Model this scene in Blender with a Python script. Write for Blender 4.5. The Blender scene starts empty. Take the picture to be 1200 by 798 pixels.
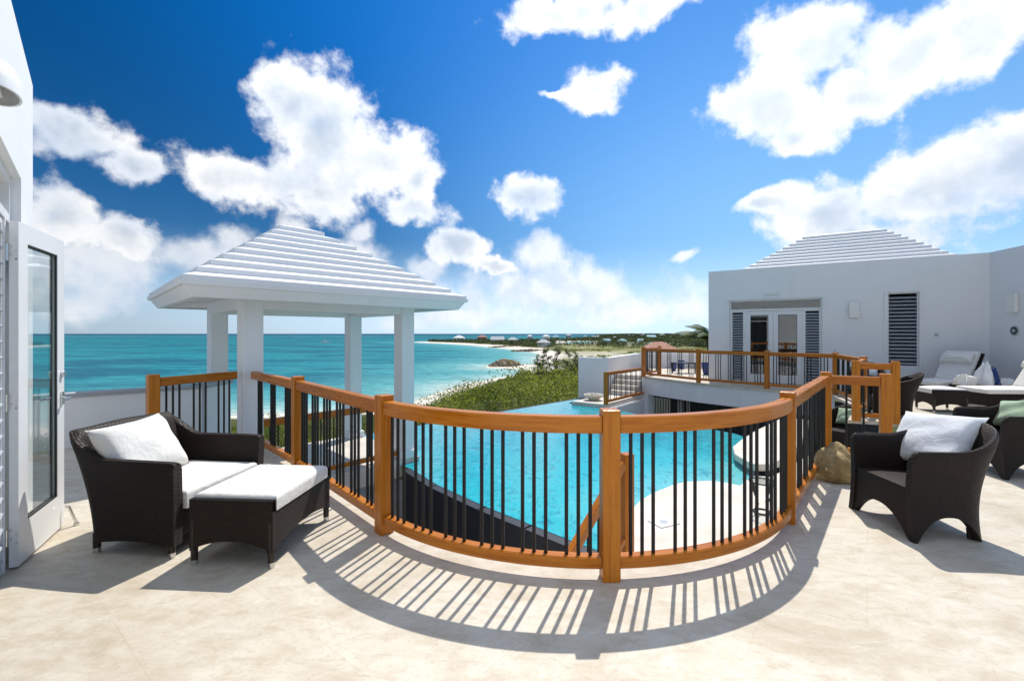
import bpy, bmesh, math, random
import numpy as np
from mathutils import Vector, Matrix
R = math.radians
random.seed(7); np.random.seed(7)
S = bpy.context.scene
COL = S.collection
H = 1.55; F = 16/36*1200; HOR = 391.0          # eye height, focal length in photo pixels, horizon row

# ------------------------------------------------------------------ camera
cd = bpy.data.cameras.new('camera'); cam = bpy.data.objects.new('camera', cd); COL.objects.link(cam)
cam.location = (0, 0, H); cam.rotation_euler = (R(90), 0, 0)
cd.lens = 16; cd.sensor_width = 36; cd.shift_y = -8/1200
cd.clip_start = 0.05; cd.clip_end = 90000
S.camera = cam
S.view_settings.view_transform = 'Standard'; S.view_settings.look = 'None'
S.view_settings.gamma = 1; S.view_settings.use_curve_mapping = False
S.view_settings.exposure = 0.52

SUN_AZ, SUN_EL = R(21.5), R(56.3)              # azimuth from +Y towards +X
sd = bpy.data.lights.new('sun', 'SUN'); so = bpy.data.objects.new('sun', sd); COL.objects.link(so)
sd.energy = 3.25; sd.angle = R(0.5); sd.color = (1, .955, .88)
sdir = Vector((math.cos(SUN_EL)*math.sin(SUN_AZ), math.cos(SUN_EL)*math.cos(SUN_AZ), math.sin(SUN_EL)))
so.rotation_euler = sdir.to_track_quat('Z', 'Y').to_euler(); so.location = (3, 8, 30)

# ------------------------------------------------------------------ world: sky and clouds by direction
def build_world():
    w = bpy.data.worlds.new('World'); S.world = w; w.use_nodes = True
    nt = w.node_tree; N = nt.nodes; L = nt.links; N.clear()
    def nd(t, **k):
        n = N.new(t)
        for a, b in k.items(): setattr(n, a, b)
        return n
    def put(s, v):
        if hasattr(v, 'is_output'): L.new(v, s)
        else: s.default_value = v
    def math_(op, a, b=0.0, c=0.0, clamp=False):
        n = nd('ShaderNodeMath', operation=op, use_clamp=clamp)
        put(n.inputs[0], a); put(n.inputs[1], b); put(n.inputs[2], c); return n.outputs[0]
    def vm(op, a, b=(0,0,0), c=(0,0,0)):
        n = nd('ShaderNodeVectorMath', operation=op)
        put(n.inputs[0], a); put(n.inputs[1], b); put(n.inputs[2], c); return n
    def smooth(v, a, b, lo=0.0, hi=1.0):
        n = nd('ShaderNodeMapRange', interpolation_type='SMOOTHSTEP')
        put(n.inputs[0], v); n.inputs[1].default_value = a; n.inputs[2].default_value = b
        n.inputs[3].default_value = lo; n.inputs[4].default_value = hi; return n.outputs[0]
    def noise(vec, scale, detail, rough=.55):
        n = nd('ShaderNodeTexNoise'); L.new(vec, n.inputs['Vector'])
        n.inputs['Scale'].default_value = scale; n.inputs['Detail'].default_value = detail
        n.inputs['Roughness'].default_value = rough; return n
    def mix(f, a, b, t='MIX'):
        n = nd('ShaderNodeMix', data_type='RGBA', blend_type=t)
        put(n.inputs[0], f); put(n.inputs[6], a); put(n.inputs[7], b); return n.outputs[2]
    sky = nd('ShaderNodeTexSky', sky_type='NISHITA')
    sky.sun_disc = False; sky.sun_elevation = SUN_EL; sky.sun_rotation = SUN_AZ
    sky.altitude = 0; sky.air_density = 1.0; sky.dust_density = 0.15; sky.ozone_density = 3.0
    tc = nd('ShaderNodeTexCoord'); d = tc.outputs['Generated']
    sep = nd('ShaderNodeSeparateXYZ'); L.new(d, sep.inputs[0])
    az = math_('ARCTAN2', sep.outputs[0], sep.outputs[1]); el = math_('ARCSINE', sep.outputs[2])
    cb = nd('ShaderNodeCombineXYZ'); L.new(az, cb.inputs[0]); L.new(el, cb.inputs[1])
    w1 = noise(d, 5.0, 4, .6); w2 = noise(d, 17.0, 4, .6)
    o1 = vm('MULTIPLY_ADD', w1.outputs['Color'], (.11,.09,0), (-.055,-.045,0))
    o2 = vm('MULTIPLY_ADD', w2.outputs['Color'], (.035,.03,0), (-.0175,-.015,0))
    v = vm('ADD', vm('ADD', cb.outputs[0], o1.outputs[0]).outputs[0], o2.outputs[0]).outputs[0]
    def field(blobs):
        acc = None
        for (px, py, rx, ry) in blobs:
            u = (px-600)/F; e = (HOR-py)/F; q = math.sqrt(1+u*u)
            a0 = math.atan(u); e0 = math.atan(e/q)
            ra = rx/F/(1+u*u); re = ry/F/q/(1+(e/q)**2)
            n = vm('MULTIPLY_ADD', v, (1/ra, 1/re, 0), (-a0/ra, -e0/re, 0))
            ln = vm('LENGTH', n.outputs[0]).outputs['Value']
            acc = ln if acc is None else math_('SMOOTH_MIN', acc, ln, .35)
        return acc
    cum = [(378,160,88,76),(345,122,54,46),(440,190,66,48),(290,208,68,40),(365,215,88,46),(490,215,36,36),(485,250,48,22),(540,292,38,20),(585,312,30,9),
           (95,160,72,32),(155,198,42,22),(75,252,95,42),(150,272,46,28),(612,236,42,26),(700,102,38,32),(662,108,26,9),(650,18,66,32),(745,8,58,24),
           (935,55,70,62),(1010,110,105,52),(1065,70,95,58),(905,128,75,42),(1130,25,110,46),(930,165,40,24),(1100,222,125,62),(965,252,90,40),(1190,190,80,56),(1010,285,110,36),(895,247,42,15),
           (-140,80,160,70),(-260,260,190,80),(1420,120,180,80),(1500,300,240,80),(300,-330,160,80),(820,-420,260,90)]
    low = [(110,312,105,52),(235,292,72,28),(262,280,30,20),(335,264,30,18),(650,342,130,46),(745,358,110,32),(632,296,34,22),(560,352,66,26),(800,300,15,8),(805,366,50,20),(495,316,28,17),(428,270,22,16),(425,300,48,26),(530,374,110,18),(60,350,110,32),(1000,350,260,40),(-200,330,160,50)]
    fbm = noise(d, 9.0, 9, .58).outputs[0]
    fb2 = noise(d, 24.0, 6, .6).outputs[0]
    tex = math_('ADD', math_('MULTIPLY', math_('SUBTRACT', fbm, .5), 2.1), math_('MULTIPLY', math_('SUBTRACT', fb2, .5), .80))
    dc = math_('ADD', math_('SUBTRACT', 1.0, field(cum)), tex)
    dl = math_('ADD', math_('SUBTRACT', 1.0, field(low)), tex)
    mc = math_('POWER', smooth(dc, -.14, .36), 1.0); ml = math_('MULTIPLY', smooth(dl, -.12, .75), .80)
    m = math_('MAXIMUM', mc, ml)
    # relief of the billows: noise sampled a little nearer the sun
    off = vm('ADD', d, (.006,-.004,.030)).outputs[0]
    fbs = noise(off, 9.0, 6, .58).outputs[0]
    rel = math_('SUBTRACT', fbm, fbs)
    off2 = vm('ADD', d, (.012,-.008,.075)).outputs[0]
    big = math_('SUBTRACT', noise(d, 5.5, 3, .5).outputs[0], noise(off2, 5.5, 3, .5).outputs[0])
    lit = math_('MULTIPLY', smooth(rel, -.14, .09, .70, 1.0), smooth(big, -.18, .06, .66, 1.0))
    sdot = vm('DOT_PRODUCT', d, tuple(sdir)).outputs['Value']
    thick = math_('MULTIPLY', smooth(dc, .30, 1.05), smooth(sdot, .97, .72, .35, 1.0))
    body = mix(math_('MULTIPLY', thick, .80), (1,1,1,1), (.62,.69,.76,1))
    ccol = mix(1.0, body, mix(lit, (.30,.48,.74,1), (1,1,1,1)), 'MULTIPLY')
    # deep polarised blue overhead, pale at the horizon; brighter around the sun
    hs = nd('ShaderNodeHueSaturation'); hs.inputs['Hue'].default_value = .497
    hs.inputs['Saturation'].default_value = 1.45; hs.inputs['Value'].default_value = 1.0
    L.new(sky.outputs[0], hs.inputs['Color'])
    glow = smooth(sdot, .50, 1.0, .28, .70)
    lowm = smooth(sep.outputs[2], .0, .30, 1.0, 0.0)
    glow2 = math_('MAXIMUM', glow, math_('MULTIPLY', lowm, .5))
    sc = mix(1.0, hs.outputs[0], glow2, 'MULTIPLY')
    tint = mix(smooth(sep.outputs[2], -.02, .22), (.62,.86,1.22,1), (.70,.93,1.15,1))
    sc = mix(1.0, sc, tint, 'MULTIPLY')
    rgt = math_('MULTIPLY', smooth(sep.outputs[2], .05, .80, .82, 0.0), smooth(az, -.45, .55))
    sc = mix(rgt, sc, (2.0,3.9,6.3,1))
    hz = mix(1.0, (3.8,4.9,6.1,1), smooth(sdot, .15, .62, .55, 1.12), 'MULTIPLY')
    sc = mix(smooth(sep.outputs[2], 0.0, .20, .86, 0.0), sc, hz)
    cl = mix(1.0, ccol, (6.0,6.05,6.15,1), 'MULTIPLY')
    gl2 = smooth(sdot, .35, .98, .86, 1.16)
    cl = mix(1.0, cl, gl2, 'MULTIPLY')
    up = smooth(sep.outputs[2], -.01, .02)
    out = mix(math_('MULTIPLY', m, up), sc, cl)
    # bright cloud added out of view, behind and overhead, to lift the shadow fill
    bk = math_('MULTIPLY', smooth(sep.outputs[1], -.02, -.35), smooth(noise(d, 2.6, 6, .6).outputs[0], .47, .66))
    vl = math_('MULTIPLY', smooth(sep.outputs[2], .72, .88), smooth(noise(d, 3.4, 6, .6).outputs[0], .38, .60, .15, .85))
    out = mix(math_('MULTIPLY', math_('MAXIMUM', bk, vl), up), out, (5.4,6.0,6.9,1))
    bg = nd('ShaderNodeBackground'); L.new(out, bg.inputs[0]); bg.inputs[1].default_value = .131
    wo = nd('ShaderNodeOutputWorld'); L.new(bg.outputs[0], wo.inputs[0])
build_world()

# ------------------------------------------------------------------ materials
class Mat:
    def __init__(s, name, base=(.8,.8,.8), rough=.5, spec=.5, metal=0):
        s.m = bpy.data.materials.new(name); s.m.use_nodes = True
        s.nt = s.m.node_tree; s.N = s.nt.nodes; s.L = s.nt.links
        s.b = s.N['Principled BSDF']; s.out = s.N['Material Output']
        s.b.inputs['Base Color'].default_value = (*base, 1)
        s.b.inputs['Roughness'].default_value = rough
        s.b.inputs['Specular IOR Level'].default_value = spec
        s.b.inputs['Metallic'].default_value = metal
        s.tc = None
    def nd(s, t, **k):
        n = s.N.new(t)
        for a, b in k.items(): setattr(n, a, b)
        return n
    def put(s, k, v):
        if hasattr(v, 'is_output'): s.L.new(v, k)
        else: k.default_value = v
    def co(s, which='Object', scale=(1,1,1), rot=(0,0,0)):
        if not s.tc: s.tc = s.nd('ShaderNodeTexCoord')
        m = s.nd('ShaderNodeMapping'); s.L.new(s.tc.outputs[which], m.inputs[0])
        m.inputs['Scale'].default_value = scale; m.inputs['Rotation'].default_value = rot
        return m.outputs[0]
    def pos(s, scale=(1,1,1), rot=(0,0,0)):
        g = s.nd('ShaderNodeNewGeometry'); m = s.nd('ShaderNodeMapping'); s.L.new(g.outputs['Position'], m.inputs[0])
        m.inputs['Scale'].default_value = scale; m.inputs['Rotation'].default_value = rot
        return m.outputs[0]
    def noise(s, vec, scale=5, detail=4, rough=.55, dist=0):
        n = s.nd('ShaderNodeTexNoise'); s.L.new(vec, n.inputs['Vector'])
        n.inputs['Scale'].default_value = scale; n.inputs['Detail'].default_value = detail
        n.inputs['Roughness'].default_value = rough; n.inputs['Distortion'].default_value = dist
        return n.outputs[0]
    def ramp(s, fac, stops):
        n = s.nd('ShaderNodeValToRGB'); s.L.new(fac, n.inputs[0]); e = n.color_ramp.elements
        while len(e) < len(stops): e.new(.5)
        for i, (p, c) in enumerate(stops):
            e[i].position = p; e[i].color = (*c, 1) if len(c) == 3 else c
        return n.outputs[0]
    def mix(s, f, a, b, t='MIX'):
        n = s.nd('ShaderNodeMix', data_type='RGBA', blend_type=t)
        s.put(n.inputs[0], f); s.put(n.inputs[6], a if hasattr(a,'is_output') or len(a)==4 else (*a,1))
        s.put(n.inputs[7], b if hasattr(b,'is_output') or len(b)==4 else (*b,1)); return n.outputs[2]
    def math(s, op, a, b=0., c=0.):
        n = s.nd('ShaderNodeMath', operation=op); s.put(n.inputs[0], a); s.put(n.inputs[1], b); s.put(n.inputs[2], c); return n.outputs[0]
    def rng(s, v, a, b, lo=0., hi=1.):
        n = s.nd('ShaderNodeMapRange', interpolation_type='SMOOTHSTEP'); s.put(n.inputs[0], v)
        for i, q in enumerate((a, b, lo, hi)): n.inputs[1+i].default_value = q
        return n.outputs[0]
    def color(s, v): s.L.new(v, s.b.inputs['Base Color']); return s
    def rough(s, v): s.put(s.b.inputs['Roughness'], v); return s
    def bump(s, h, strength=.3, dist=.01, prev=None):
        n = s.nd('ShaderNodeBump'); s.L.new(h, n.inputs['Height'])
        n.inputs['Strength'].default_value = strength; n.inputs['Distance'].default_value = dist
        s.L.new(n.outputs[0], s.b.inputs['Normal'])
        return s
M = {}
def mk():
    m = Mat('travertine', rough=.5, spec=.22); p = m.pos()
    a = m.noise(p, 1.5, 9, .68, .5); b = m.noise(m.pos((1,2.2,1),(0,0,.5)), 4.5, 8, .70, .5); c = m.noise(p, 38, 4, .7)
    col = m.ramp(a, [(.28,(.44,.37,.275)),(.42,(.565,.50,.40)),(.56,(.645,.59,.495)),(.75,(.53,.45,.335))])
    col = m.mix(m.rng(b,.44,.68,0,.6), col, (.46,.38,.27))
    col = m.mix(m.rng(b,.30,.44,.6,0), col, (.70,.655,.575))
    col = m.mix(m.rng(c,.54,.70,0,.42), col, (.37,.30,.215))
    br = m.nd('ShaderNodeTexBrick'); m.L.new(m.pos((1,1,1),(0,0,R(38))), br.inputs[0]); br.offset = .5
    br.inputs['Color1'].default_value = (1,1,1,1); br.inputs['Color2'].default_value = (.95,.945,.93,1); br.inputs['Mortar'].default_value = (.90,.885,.85,1)
    for k, v in (('Scale',1),('Mortar Size',.0035),('Mortar Smooth',.4),('Brick Width',.92),('Row Height',.61),('Bias',0)): br.inputs[k].default_value = v
    m.color(m.mix(1, col, br.outputs[0], 'MULTIPLY')); m.rough(m.rng(b,.3,.7,.42,.62)); m.bump(c, .12, .004); M['floor'] = m.m
    m = Mat('pool_stone', rough=.6); p = m.pos(); a = m.noise(p, 2.2, 6)
    m.color(m.ramp(a, [(.3,(.55,.49,.41)),(.6,(.68,.62,.54))])); M['stone'] = m.m
    def paint(n, c, r=.5):
        m = Mat(n, c, r); p = m.pos(); a = m.noise(p, 1.7, 5); b = m.noise(p, 160, 2)
        st = m.noise(m.pos((2.2,2.2,.25)), 2.0, 5, .6)
        col = m.mix(m.rng(a,.35,.75,0,.4), c, tuple(x*.93 for x in c))
        m.color(m.mix(m.rng(st,.52,.8,0,.35), col, (c[0]*.84, c[1]*.83, c[2]*.80))); m.bump(b, .12, .002); return m.m
    M['white'] = paint('white_stucco', (.80,.80,.80), .62)
    M['white_gloss'] = paint('white_joinery', (.78,.78,.77), .32)
    M['roofw'] = paint('white_roof', (.82,.82,.82), .55)
    M['grey'] = paint('grey_render', (.34,.35,.36), .7)
    M['cap'] = paint('grey_cap', (.36,.37,.39), .6)
    for n, v in (('wood_post', (26,26,1.6)),):
        m = Mat(n, rough=.34, spec=.28); g = m.noise(m.co('Object', v), 1.5, 6, .6, .6); f = m.noise(m.co('Object', (v[0]*5, v[1]*5, 3)), 2, 3); oi = m.nd('ShaderNodeObjectInfo'); big = m.noise(m.pos(), 2.3, 4, .6)
        m.color(m.mix(m.rng(big,.42,.75,0,.35), m.mix(m.math('MULTIPLY', oi.outputs['Random'], .35), m.mix(m.rng(f,.45,.8,0,.4), m.ramp(g, [(.3,(.37,.112,.008)),(.5,(.52,.175,.012)),(.7,(.60,.225,.022))]), (.27,.070,.008)), (.30,.085,.010)), (.54,.20,.022)))
        m.rough(m.rng(g,.3,.7,.24,.40)); m.bump(f, .1, .002); M[n] = m.m
    m = Mat('wood_rail', rough=.32, spec=.28); g = m.noise(m.co('UV', (1.6,26,1)), 1.5, 6, .6, .6); f = m.noise(m.co('UV', (3,130,1)), 2, 3); oi = m.nd('ShaderNodeObjectInfo'); big = m.noise(m.pos(), 2.3, 4, .6)
    m.color(m.mix(m.rng(big,.42,.75,0,.35), m.mix(m.math('MULTIPLY', oi.outputs['Random'], .35), m.mix(m.rng(f,.45,.8,0,.4), m.ramp(g, [(.3,(.36,.102,.008)),(.5,(.50,.162,.012)),(.7,(.58,.21,.022))]), (.27,.066,.008)), (.30,.080,.010)), (.52,.185,.020)))
    m.rough(m.rng(g,.3,.7,.22,.38)); m.bump(f, .1, .002); M['wood_rail'] = m.m
    M['iron'] = Mat('black_iron', (.006,.006,.007), .42, .35).m
    def wicker(n, c, w=.030, h=.015):
        m = Mat(n, rough=.55, spec=.30); br = m.nd('ShaderNodeTexBrick'); uv = m.co('UV'); m.L.new(uv, br.inputs[0]); br.offset = .5
        v = m.noise(m.co('UV',(1,1,1)), 60, 2)
        br.inputs['Color1'].default_value = (*c,1); br.inputs['Color2'].default_value = (*[q*.62 for q in c],1); br.inputs['Mortar'].default_value = (.0015,.001,.001,1)
        for k, q in (('Scale',1),('Mortar Size',.0032),('Mortar Smooth',.9),('Brick Width',w),('Row Height',h)): br.inputs[k].default_value = q
        m.color(m.mix(m.rng(v,.35,.7,0,.5), br.outputs[0], (c[0]*.5,c[1]*.45,c[2]*.4)))
        inv = m.math('SUBTRACT', 1, br.outputs['Fac']); m.bump(inv, 1.0, .012); return m.m
    M['wicker'] = wicker('dark_wicker', (.034,.019,.012))
    M['wicker_seat'] = wicker('wicker_seat', (.060,.042,.032), .034, .013)
    M['band'] = Mat('wicker_binding', (.016,.009,.006), .4).m
    def fabric(n, c):
        m = Mat(n, c, .85, .2); p = m.co('Object'); a = m.noise(p, 7, 4, .6, .5); b = m.noise(p, 420, 2)
        ad = m.math('ADD', m.math('MULTIPLY', a, 1.0), m.math('MULTIPLY', b, .05))
        m.color(m.mix(m.rng(a,.3,.7,0,.3), c, tuple(q*.93 for q in c))); m.bump(ad, .5, .03); m.b.inputs['Sheen Weight'].default_value = .15; return m.m
    M['cushion'] = fabric('white_canvas', (.80,.775,.72)); M['linen'] = fabric('cool_white_linen', (.76,.78,.80)); M['green'] = fabric('pale_green_linen', (.36,.47,.31))
    M['chrome'] = Mat('brushed_steel', (.62,.62,.61), .25, metal=1).m
    M['rubber'] = Mat('black_seal', (.01,.01,.01), .5).m
    M['slat'] = Mat('louver_slat', (.42,.45,.48), .4).m
    M['plate'] = Mat('white_plastic', (.75,.75,.74), .35).m
    M['bluepot'] = Mat('blue_glaze', (.015,.05,.22), .2).m
    M['ceramic'] = Mat('pale_ceramic', (.62,.58,.50), .5).m
    M['pebble'] = Mat('pebbles', (.55,.50,.43), .8).m
    M['blacktile'] = None
    m = Mat('black_tile', (.008,.009,.012), .45); br = m.nd('ShaderNodeTexBrick'); m.L.new(m.co('UV'), br.inputs[0])
    br.inputs['Color1'].default_value=(.006,.007,.010,1); br.inputs['Color2'].default_value=(.010,.012,.018,1); br.inputs['Mortar'].default_value=(.004,.004,.005,1)
    for k, q in (('Scale',1),('Mortar Size',.002),('Brick Width',.05),('Row Height',.05)): br.inputs[k].default_value = q
    m.color(br.outputs[0]); M['blacktile'] = m.m
    # glass: clear, slightly tinted, mirror at grazing angles
    m = Mat('glass'); tr = m.nd('ShaderNodeBsdfTransparent'); tr.inputs[0].default_value = (.92,.96,.955,1)
    gl = m.nd('ShaderNodeBsdfGlossy'); gl.inputs['Roughness'].default_value = .01; fr = m.nd('ShaderNodeLayerWeight'); fr.inputs[0].default_value = .5
    mx = m.nd('ShaderNodeMixShader'); m.L.new(m.math('MULTIPLY_ADD', m.math('POWER', fr.outputs['Facing'], 5.0), .85, .09), mx.inputs[0]); m.L.new(tr.outputs[0], mx.inputs[1]); m.L.new(gl.outputs[0], mx.inputs[2]); m.L.new(mx.outputs[0], m.out.inputs[0]); M['glass'] = m.m
    m = Mat('frosted_lamp_glass', (.80,.79,.75), .4); M['lampglass'] = m.m
    m = Mat('boulder', rough=.8); p = m.co('Object'); a = m.noise(p, 6, 8, .65, .7); b = m.noise(p, 30, 5, .7)
    m.color(m.mix(m.rng(b,.4,.8,0,.5), m.ramp(a, [(.3,(.17,.105,.035)),(.5,(.38,.265,.11)),(.68,(.58,.45,.25))]), (.15,.095,.04))); m.bump(m.math('ADD', a, m.math('MULTIPLY', b, .4)), .7, .03); M['boulder'] = m.m
    m = Mat('rubble', rough=.9); p = m.pos(); a = m.noise(p, .5, 5, .7); m.color(m.ramp(a, [(.35,(.13,.09,.055)),(.55,(.36,.27,.18)),(.7,(.52,.42,.30))])); M['rubble'] = m.m
    # pool water
    m = Mat('pool_water', rough=.04, spec=.4); p = m.pos()
    rp = m.noise(m.pos((1,.7,1),(0,0,.6)), 5.0, 4, .6, 1.2); rp2 = m.noise(p, 19, 3, .6, .8); big = m.noise(p, .55, 3)
    at = m.nd('ShaderNodeAttribute', attribute_name='depth')
    col = m.ramp(at.outputs['Fac'], [(0,(.20,.55,.54)),(.15,(.040,.43,.46)),(.45,(.005,.325,.375)),(.8,(.003,.235,.315)),(1,(.003,.15,.23))])
    col = m.mix(m.rng(rp,.42,.66,0,.5), col, (.02,.43,.52))
    col = m.mix(m.rng(rp,.50,.32,0,.65), col, (.002,.20,.29))
    col = m.mix(m.rng(rp2,.57,.74,0,.50), col, (.22,.68,.70))
    m.color(col); m.bump(m.math('ADD', rp, m.math('MULTIPLY', rp2, .35)), .22, .03); M['pool'] = m.m
    # sea
    m = Mat('sea_water', rough=.22, spec=.10); at = m.nd('ShaderNodeAttribute', attribute_name='shore')
    p1 = m.pos((.004,.010,1)); a = m.noise(p1, 2.2, 6, .6, .9); b = m.noise(m.pos((.02,.035,1)), 1.6, 5, .62, .6); wv = m.noise(m.pos((.20,.55,1)), 1.0, 6, .7, .4)
    fac = m.math('ADD', at.outputs['Fac'], m.math('MULTIPLY', m.math('SUBTRACT', b, .5), .10))
    col = m.ramp(fac, [(0,(.48,.56,.50)),(.03,(.34,.52,.49)),(.10,(.115,.36,.37)),(.28,(.026,.245,.285)),(.60,(.010,.190,.225)),(.86,(.008,.150,.190)),(.97,(.006,.090,.155)),(1,(.010,.052,.125))])
    col = m.mix(m.math('MULTIPLY', m.rng(a,.47,.60,0,.85), m.rng(at.outputs['Fac'],.10,.3)), col, (.008,.095,.155))
    col = m.mix(m.rng(b,.53,.68,0,.45), col, (.05,.30,.31))
    col = m.mix(m.rng(wv,.44,.66,0,.6), col, (.004,.080,.11))
    col = m.mix(m.rng(wv,.50,.30,0,.16), col, (.12,.36,.37))
    st = m.noise(m.pos((.016,.080,1)), 1.0, 5, .65, .5)
    col = m.mix(m.math('MULTIPLY', m.rng(st,.50,.68,0,.55), m.rng(at.outputs['Fac'],.12,.3)), col, (.004,.095,.135))
    col = m.mix(m.rng(st,.46,.30,0,.30), col, (.05,.31,.31))
    sp = m.nd('ShaderNodeSeparateXYZ'); m.L.new(m.pos(), sp.inputs[0])
    band = m.math('MULTIPLY', m.rng(sp.outputs[1],1900,2300), m.rng(sp.outputs[1],3300,2800))
    fo = m.noise(m.pos((.0022,.012,1)), 3.0, 5, .7)
    lf = m.rng(sp.outputs[0],-350,-900)
    col = m.mix(m.math('MULTIPLY', m.math('MULTIPLY', band, lf), m.rng(fo,.55,.66)), col, (.55,.60,.62))
    m.color(col); m.bump(wv, .5, .4); m.b.inputs['Specular IOR Level'].default_value = 0; m.b.inputs['Roughness'].default_value = 1
    gl = m.nd('ShaderNodeBsdfGlossy'); gl.inputs['Roughness'].default_value = .25; mx = m.nd('ShaderNodeMixShader'); mx.inputs[0].default_value = .07
    df = m.nd('ShaderNodeBsdfDiffuse'); m.L.new(col, df.inputs[0]); m.L.new(df.outputs[0], mx.inputs[1]); m.L.new(gl.outputs[0], mx.inputs[2]); m.L.new(mx.outputs[0], m.out.inputs[0]); M['sea'] = m.m
    # land
    m = Mat('coastal_ground', rough=.95, spec=.1); p = m.pos(); a = m.noise(p, .12, 6, .65); b = m.noise(p, .9, 5, .7); c = m.noise(m.pos((.012,.03,1)), 1.0, 5, .6)
    at = m.nd('ShaderNodeAttribute', attribute_name='sand')
    soil = m.ramp(a, [(.35,(.035,.045,.012)),(.6,(.08,.085,.025)),(.75,(.16,.13,.06))])
    flat = m.ramp(c, [(.40,(.09,.115,.035)),(.52,(.20,.20,.075)),(.64,(.46,.39,.26))])
    a2 = m.nd('ShaderNodeAttribute', attribute_name='flat'); soil = m.mix(a2.outputs['Fac'], soil, flat)
    sand = m.ramp(b, [(.3,(.60,.54,.44)),(.7,(.74,.69,.60))])
    m.color(m.mix(at.outputs['Fac'], soil, sand)); M['ground'] = m.m
    def leaf(n, stops, sc, tr=.25):
        m = Mat(n, rough=.6, spec=.25); g = m.nd('ShaderNodeNewGeometry'); a = m.noise(m.pos(), sc, 3)
        f = m.math('ADD', m.math('MULTIPLY', m.math('MULTIPLY_ADD', a, 1.7, -.36), .75), m.math('MULTIPLY', g.outputs['Random Per Island'], .28))
        m.color(m.ramp(f, stops))
        t = m.nd('ShaderNodeBsdfTranslucent'); m.L.new(m.ramp(f, [(q,(c[0]*1.2,c[1]*1.3,c[2]*.8)) for q, c in stops]), t.inputs[0])
        mx = m.nd('ShaderNodeMixShader'); mx.inputs[0].default_value = tr; m.L.new(m.b.outputs[0], mx.inputs[1]); m.L.new(t.outputs[0], mx.inputs[2]); m.L.new(mx.outputs[0], m.out.inputs[0]); return m.m
    M['scrub'] = leaf('scrub_leaves', [(.26,(.032,.054,.013)),(.40,(.095,.140,.024)),(.54,(.20,.225,.038)),(.70,(.36,.34,.065))], .28, .35)
    M['tree'] = leaf('tree_leaves', [(.3,(.030,.045,.018)),(.5,(.060,.082,.030)),(.7,(.12,.135,.05))], .05)
    M['pine'] = leaf('pine_needles', [(.3,(.045,.065,.028)),(.5,(.095,.12,.05)),(.7,(.17,.185,.08))], .4)
    M['palm'] = leaf('palm_leaves', [(.3,(.03,.06,.02)),(.6,(.08,.13,.04)),(.8,(.15,.19,.07))], .6)
    m = Mat('bark', rough=.9); a = m.noise(m.pos((1,1,.2)), 8, 4); m.color(m.ramp(a, [(.3,(.06,.045,.03)),(.7,(.16,.12,.085))])); M['bark'] = m.m
    m = Mat('terracotta', rough=.8); a = m.noise(m.pos(), 3, 4); m.color(m.ramp(a, [(.3,(.36,.15,.09)),(.7,(.50,.24,.16))])); M['terra'] = m.m
    for n, c in (('housewhite',(.72,.72,.70)),('housecream',(.60,.53,.42)),('housepink',(.48,.27,.21)),('roofgrey',(.38,.40,.42)),('roofblue',(.20,.42,.48)),('roofred',(.30,.13,.10)),('winddark',(.03,.035,.04))):
        M[n] = Mat(n, c, .7).m
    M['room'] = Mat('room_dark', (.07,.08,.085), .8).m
    M['voidfloor'] = Mat('lower_paving', (.30,.28,.25), .8).m
mk()

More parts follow.
